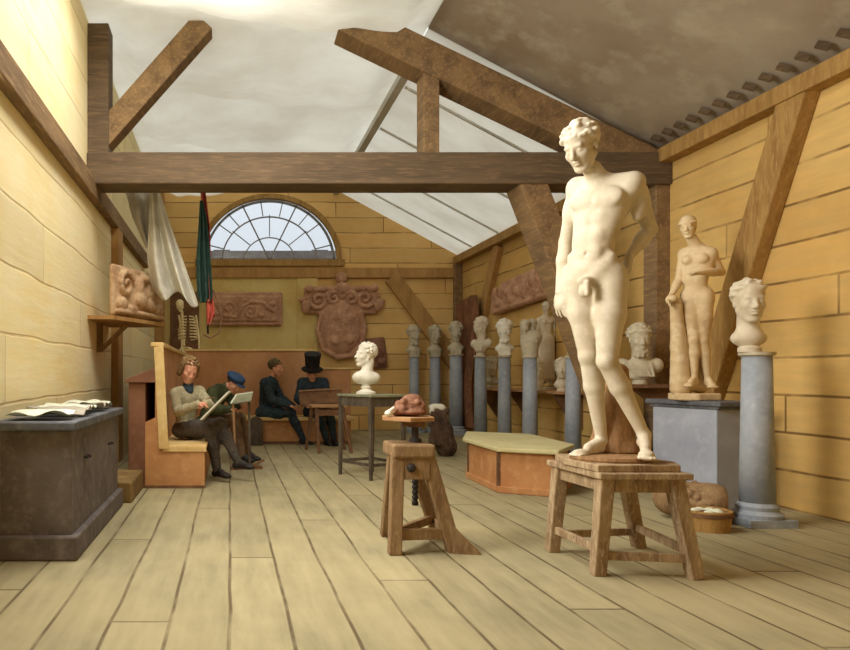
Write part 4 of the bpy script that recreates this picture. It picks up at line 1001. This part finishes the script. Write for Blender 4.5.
S('pelvis', [ell(q(186, 350), (.13, .07, .06), k=.02), ell(q(186, 350, -.05), (.06, .06, .05), k=.01, op='s')], .009, 'bone', root)
B('suspension_cord', MB().tube([q(180, 300), q(180, 292), q(180, 292)+V3(0, YB-SY-.1, .02)], .006), 'iron', root)

# ============================================================ RIGHT FOREGROUND
cxt, cyt = 3.70, 5.45
root = thing('wooden_tub', 'small round wooden tub of pale rags on the floor by the pedestal', 'tub', (cxt, cyt, 0))
m = MB(); n = 30; prof = [(.165, 0), (.178, .15), (.160, .15), (.150, .02), (0.001, .02)]
B('tub', MB().lathe([(.16, 0), (.178, .155), (.162, .157), (.150, .03), (.002, .03)], (cxt, cyt, 0), 32), 'tan', root, smooth=False)
B('hoop', MB().lathe([(.176, .11), (.181, .112), (.183, .14), (.179, .142)], (cxt, cyt, 0), 32), 'brown', root)
S('rag', [ell((cxt, cyt, .085), (.12, .12, .045), k=.02)]+[ell((cxt+.08*math.cos(a)+.01, cyt+.07*math.sin(a), .13), (.045, .03, .03), k=.015) for a in (0, .8, 1.7, 2.6, 4.4, 5.5)], .006, 'paper', origin=(cxt, cyt, .1)).name
tag(bpy.data.objects['rag'], 'pale crumpled rag heaped inside the small round tub', 'rag')
bpy.data.objects['rag']['label'] = 'pale crumpled rag heaped inside the small round tub'
a0_ = P(672, 494, 5.9); b0_ = P(712, 496, 5.72)
a0_[2] = b0_[2] = .165
pr = [cone(a0_, b0_, .15, .155, .03)]; rnd = random.Random(9); ax_ = nrm(b0_-a0_); e1 = nrm(np.cross(ax_, (0, 0, 1))); e2 = np.cross(ax_, e1)
pr = [cone(a0_, b0_, .145, .15, .03), ell(b0_+ax_*.15, (.08, .12, .12), k=.02, op='s')]
for i in range(46):
    t_, an_ = rnd.random(), rnd.uniform(0, 2*PI); c0 = a0_+(b0_-a0_)*t_+(e1*math.cos(an_)+e2*math.sin(an_))*.14; r0 = rnd.uniform(.024, .042); pr.append(ell(c0, (r0, r0, r0), k=.01))
tag(S('carved_fragment', pr, .007, 'stand', origin=(a0_[0], a0_[1], 0)), 'round brown carved stone fragment lying between the big stool and the pedestal', 'carved fragment')
# dark plumed head on the floor behind the modelling stand
Yp = 10.4; q = lambda px, py, d=0: P(px, py, Yp+d)
root = thing('draped_bundle', 'dark brown bundle topped with white cloth behind the modelling stand', 'bundle', (q(442, 440)[0], Yp, 0))
zb = 0
pr = [cone(V3(q(446, 0)[0], Yp, .14), q(438, 418), .16, .12, .05), ell(q(442, 430), (.16, .14, .13), k=.05), ell(q(435, 418), (.12, .1, .12), k=.04)]
rnd = random.Random(12)
pr += [ell(q(rnd.uniform(430, 450), rnd.uniform(410, 446), -.08), (.04, .04, .05), k=.02) for _ in range(30)]+[cone(q(432+i*3, 412, -.1), q(434+i*4.4, 444, -.13), .025, .035, .02) for i in range(5)]
S('bundle', pr, .011, 'bush', root)
label(S('white_cloth', [ell(q(436, 407, -.02), (.11, .08, .05), k=.02), ell(q(441, 408, -.05), (.07, .07, .055), k=.03), ell(q(446, 411, -.04), (.05, .06, .04), k=.03), ell(q(432, 411, -.08), (.04, .04, .06), k=.02)], .007, 'plaster_white', root), 'crumpled white cloth top')

# ============================================================ PEOPLE
def person(lab, J, Y, W, H, face, up, hair, hairmat, front, coat, trousers, hands, skirt=0, bulk=.016, hat=None, fl=(True, True), seed=1, extra=None, collar=None, vox=.009):
    J = JP(J, Y); J['flatL'], J['flatR'] = fl
    b = body(J, W, front=front, bare=False, male=True, fine=False, hands=hands)
    hp, hh = head(J['head'], face, up, H, hair, seed=seed)
    allp = [p for k in 'TNAHLF' for p in b[k]]
    org = J['pelvis']
    root = S('person', allp+hp, vox*.85, 'skin', origin=org)
    tag(root, lab, 'person')
    ctop = [p for p in b['T'] if p['op'] == 'u']
    arms = []
    for p in b['A']:
        arms.append(p)
    ins = inflate(ctop, bulk, .03)+inflate(arms, bulk, .02)
    if skirt:
        for q in 'LR': ins.append(cone(J['hip'+q], J['hip'+q]*.45+J['kn'+q]*.55, .105*W+.02, .10*W+.025, .04))
        ins.append(cone(J['hipL']*.6+J['knL']*.4, J['hipR']*.6+J['knR']*.4, .09*W, .09*W, .05))
    rnd = random.Random(seed)   # sleeve creases
    for q in 'LR':
        for t in (.55, .75, .9, 1.1): 
            a = J['sh'+q]; e_ = J['el'+q]; w_ = J['wr'+q]; c0 = a+(e_-a)*t if t < 1 else e_+(w_-e_)*(t-1)*2
            ins.append(ell(c0, (.05*W+bulk*.9,)*3, k=.01))
    S('coat', ins, vox, coat, root, bump=.004, bscale=55)
    S('trousers', inflate([p for p in b['L']], .02, .03)+inflate([ctop[0]], .006, .03), vox, trousers, root, bump=.003, bscale=60)
    nF = len(b['F'])//2
    for i in (0, 1): S('shoe', inflate(b['F'][i*nF:(i+1)*nF], .009, .02), vox*.8, 'shoe', root)
    rr_ = nrm(np.cross(nrm(face), up)); uu_ = nrm(np.cross(rr_, nrm(face)))
    for s_ in (-1, 1):
        ec = J['head']+H*(rr_*s_*.115+nrm(face)*.325-uu_*.015); S('eye', [ell(ec, (.033*H, .03*H, .02*H), [rr_, nrm(face), uu_], k=.001)], H*.012, 'eye', root)
    if hh: S('hair', hh, vox*.8, hairmat, root)
    u = nrm(up); f = nrm(face)
    if collar:
        nk = J['neck']; S('neckerchief', [cone(nk-u*.05, nk+u*.012, .066*W+.016, .056*W+.012, .01), ell(nk-u*.05+nrm(front)*.06, (.035, .025, .04), k=.02)], vox*.7, collar, root)
    return root, J
# seated man in the pale smock
face1 = nrm((.38, -.82, -.42))
r1, J1 = person('person in a pale grey smock seated nearest, drawing with legs crossed',
    dict(pelvis=(186, 427, 0), waist=(186, 415, 0), chest=(187, 402, -.02), neck=(188, 386, -.05), head=(189, 370, -.08),
     shL=(175, 394, -.13), elL=(178, 412, -.22), wrL=(198, 404, -.38), shR=(200, 392, .08), elR=(210, 406, -.10), wrR=(205, 403, -.34),
     hipL=(181, 430, -.06), knL=(220, 424, -.16), anL=(238, 462, -.22), toeL=(250, 467, -.30),
     hipR=(189, 430, .07), knR=(211, 432, -.22), anR=(217, 470, -.22), toeR=(227, 476, -.34)), 8.15, .86, .30, face1, (.12, .1, 1), 'long', 'hair_fair', (.5, -.85, 0),
    'smock', 'trousers_grey', dict(L=((1, -.3, .1), (.1, .2, -1), 1, .7), R=((-.5, -.8, -.1), (0, .2, -1), -1, .7)), fl=(True, True), seed=3, collar='coat_navy')
def plate(name, c, lx, ly, ex, en, th, mat, parent=None, origin=None):
    ex = nrm(ex); en = nrm(en-ex*np.dot(en, ex)); ey = np.cross(en, ex); c = np.array(c, float); vs = []
    for k in (-1, 1):
        for i, j in ((-1, -1), (1, -1), (1, 1), (-1, 1)): vs.append(c+ex*i*lx/2+ey*j*ly/2+en*k*th/2)
    return link_mesh(name, vs, [(3, 2, 1, 0), (4, 5, 6, 7), (0, 1, 5, 4), (1, 2, 6, 5), (2, 3, 7, 6), (3, 0, 4, 7)], mat, parent, origin)
c = P(216, 405.5, 7.72); exd = nrm(P(229, 393, 7.72)-P(202, 420, 7.72)); en = nrm(np.cross((.10, 1, .0), exd)); en = en*(1 if en[2] > 0 else -1)
root = thing('drawing_board', 'pale drawing board seen nearly edge-on in the lap of the smocked man', 'drawing board', tuple(c))
plate('board', c, .44, .32, exd, en, .014, 'cloth_white', root); plate('paper', c+en*.0095, .38, .26, exd, en, .003, 'paper', root)
c = P(206, 399, 7.72); tag(B('pencil', MB().tube([c, c+V3(.10, -.02, .02)], .005), 'brown', origin=c), 'short pencil in the hand of the smocked man', 'pencil')
# man in the blue cap
fz = nrm((.62, -.45, -.62)); uz = nrm((.45, -.3, .85))
r2, J2 = person('person in a flat blue cap and dark green coat bent low over a drawing stand',
    dict(pelvis=(206, 423, .05), waist=(209, 412, .03), chest=(215, 399, .0), neck=(225, 388, -.05), head=(234, 383, -.10),
     shL=(212, 393, -.14), elL=(215, 410, -.25), wrL=(230, 409, -.40), shR=(225, 391, .12), elR=(235, 405, .02), wrR=(241, 405, -.22),
     hipL=(206, 426, -.02), knL=(234, 417, -.22), anL=(242, 455, -.22), toeL=(251, 461, -.28),
     hipR=(210, 426, .12), knR=(240, 418, .02), anR=(248, 453, .02), toeR=(257, 459, -.04)), 9.35, .88, .25, fz, uz, 'wave', 'hair', (.8, -.6, 0),
    'coat_green', 'trousers_brown', dict(L=((1, -.2, -.1), (0, 0, -1), 1, .7), R=((.4, -1, 0), (0, 0, -1), -1, .7)), bulk=.024, collar='coat_green', seed=5)
hc = J2['head']; rr = np.cross(fz, uz); A = [rr, fz, uz]
S('cap', [ell(hc+uz*.085-fz*.01, (.125, .135, .055), A, k=.02), ell(hc+uz*.055, (.105, .115, .05), A, k=.02), ell(hc+uz*.045+fz*.115, (.08, .06, .012), A, k=.01)], .006, 'cap', r2)
pts = [P(231, 404, 8.75), P(236.5, 395.5, 9.0), P(253, 393, 8.95), P(251, 401, 8.72)]
cc_ = sum(pts)/4; nn_ = nrm(np.cross(pts[1]-pts[0], pts[3]-pts[0])); nn_ = nn_*(1 if nn_[2] > 0 else -1)
root = thing('drawing_stand', 'thin dark drawing stand with a tilted board before the capped man', 'drawing stand', (P(248, 0, 8.9)[0], 8.9, 0))
vs = [p-nn_*.008 for p in pts]+[p+nn_*.008 for p in pts]
link_mesh('board', vs, [(3, 2, 1, 0), (4, 5, 6, 7), (0, 1, 5, 4), (1, 2, 6, 5), (2, 3, 7, 6), (3, 0, 4, 7)], 'board_grey', root)
link_mesh('pale_edge', *((lambda a, b_: (MB().beam(a, b_, .012, .022).v, MB().beam(a, b_, .012, .022).f))(pts[0]+nn_*.01, pts[1]+nn_*.01)), 'paper', root)
link_mesh('pale_edge', *((lambda a, b_: (MB().beam(a, b_, .012, .022).v, MB().beam(a, b_, .012, .022).f))(pts[1]+nn_*.01, pts[2]+nn_*.01)), 'paper', root)
def gz(px, Y): return np.array(((px-230)*Y/F, Y, 0.0))
B('post', MB().beam(P(249, 398, 8.85), gz(250, 8.9), .035, .03), 'dkwood', root)
B('post', MB().beam(P(233, 402, 8.8), gz(236, 8.85), .025, .025), 'relief_ochre', root)
B('foot', MB().beam(gz(236, 8.85)+V3(-.06, 0, .02), gz(262, 8.95)+V3(0, 0, .02), .06, .04), 'brown', root)
B('foot_stay', MB().beam(gz(252, 8.92)+V3(0, 0, .04), gz(264, 8.97)+V3(0, 0, .11), .04, .025), 'brown', root)
# curly-haired man in the navy coat
r3, J3 = person('person with curly hair and navy coat seated side-on on the back settle, facing right',
    dict(pelvis=(266, 411, 0), waist=(266, 401, 0), chest=(268, 391, 0), neck=(272, 379, -.02), head=(276, 368, -.04),
     shL=(265, 383, -.19), elL=(272, 400, -.26), wrL=(288, 405, -.26), shR=(273, 383, .14), elR=(281, 399, .10), wrR=(292, 406, -.0),
     hipL=(264, 413, -.10), knL=(291, 413, -.22), anL=(303, 439, -.22), toeL=(310, 444, -.24),
     hipR=(267, 413, .08), knR=(290, 414, .02), anR=(287, 438, -.06), toeR=(293, 443, -.12)), 12.3, .92, .30, (1, -.42, -.12), (0, 0, 1), 'curl', 'hair_grey', (1, -.35, 0),
    'coat_navy', 'trousers_navy', dict(L=((1, -.1, -.3), (0, 0, -1), 1, .5), R=((1, -.4, -.3), (0, 0, -1), -1, .5)), skirt=1, bulk=.035, collar='coat_navy', seed=7, vox=.011)
# man in the top hat
f4_ = nrm((.05, -.85, -.4)); u4 = nrm((0, -.35, .95))
r4, J4 = person('person in a tall black top hat seated behind the small brown stool',
    dict(pelvis=(314, 411, 0), waist=(314, 402, -.02), chest=(313, 390, -.06), neck=(312, 382, -.12), head=(312, 373, -.18),
     shL=(302, 382.5, -.08), elL=(298, 399, -.18), wrL=(305, 404, -.42), shR=(324, 382.5, -.08), elR=(329, 399, -.18), wrR=(323, 404, -.42),
     hipL=(309, 413, -.02), knL=(318, 413, -.42), anL=(327, 441, -.42), toeL=(331, 446, -.54),
     hipR=(319, 413, -.02), knR=(330, 413, -.40), anR=(334, 440, -.38), toeR=(337, 445, -.50)), 12.35, .92, .28, f4_, u4, 'wave', 'hair', (0, -1, 0),
    'coat_navy', 'trousers_navy', dict(L=((.5, -1, -.2), (0, 0, -1), 1, .7), R=((-.5, -1, -.2), (0, 0, -1), -1, .7)), bulk=.03, collar='black', seed=9, vox=.011)
hc = J4['head']+u4*.05
def hatv(prof, n=28):
    m = MB().lathe(prof, (0, 0, 0), n); a = nrm(np.cross(u4, (0, 1, 0))); b_ = np.cross(u4, a)
    m.v = [tuple(hc+a*x+b_*y+u4*z) for x, y, z in m.v]; return m
B('top_hat', hatv([(.12, -.01), (.175, .005), (.19, .02), (.18, .028), (.13, .015), (.126, .10), (.132, .2), (.148, .29), (.146, .305), (.05, .31)]), 'black', r4, smooth=False)
B('hat_band', hatv([(.130, .02), (.134, .022), (.133, .06), (.129, .062)]), 'iron', r4)
# stool and board in front of him
st = thing('small_stool', 'small brown stool in front of the man in the top hat', 'stool', (1.52, 10.95, 0))
B('seat', MB().bb((1.25, 10.72, .70), (1.80, 11.2, .735)), 'relief_ochre', st, bevel=.006)
for x, y, x2, y2 in ((1.33, 10.78, 1.36, 10.7), (1.73, 10.78, 1.86, 10.72), (1.73, 11.14, 1.84, 11.25), (1.31, 11.14, 1.22, 11.22)):
    B('leg', MB().beam((x, y, .71), (x2, y2, 0), .06, .06, w1=.045, h1=.045), 'brown', st, bevel=.005)
for a, b_ in (((1.33, 10.75), (1.77, 10.75)), ((1.31, 11.16), (1.76, 11.16))): B('stretcher', MB().beam((*a, .62), (*b_, .62), .03, .09), 'brown', st)
c = P(321, 397.5, 11.35); en = nrm(V3(.0, -.8, .55)); root = thing('lap_board', 'wide brown board propped before the man in the top hat', 'board', tuple(c))
plate('board', c, .70, .25, (1, 0, .06), en, .018, 'brown', root)
plate('ledge', c+V3(0, .07, .125), .70, .05, (1, 0, .06), V3(0, 0, 1), .02, 'relief_ochre', root)
# round-topped box on the floor between the capped man and the curly-haired man
x0, yb = P(256, 0, 12.0)[0], 12.0
m = MB(); out = [(-.11, 0), (.11, 0), (.11, .38)]+[(.11*math.cos(a), .38+.11*math.sin(a)) for a in [PI*i/10 for i in range(1, 10)]]+[(-.11, .38)]; n = len(out)
m.add([(x0+x, y, z) for y in (yb-.12, yb+.04) for x, z in out], [tuple(range(n)), tuple(range(2*n-1, n-1, -1))]+[(i, n+i, n+(i+1) % n, (i+1) % n) for i in range(n)])
tag(B('round_topped_case', m, 'dkwood', origin=(x0, yb, 0), bevel=.008), 'dull grey round-topped case on the floor against the back settle', 'case')
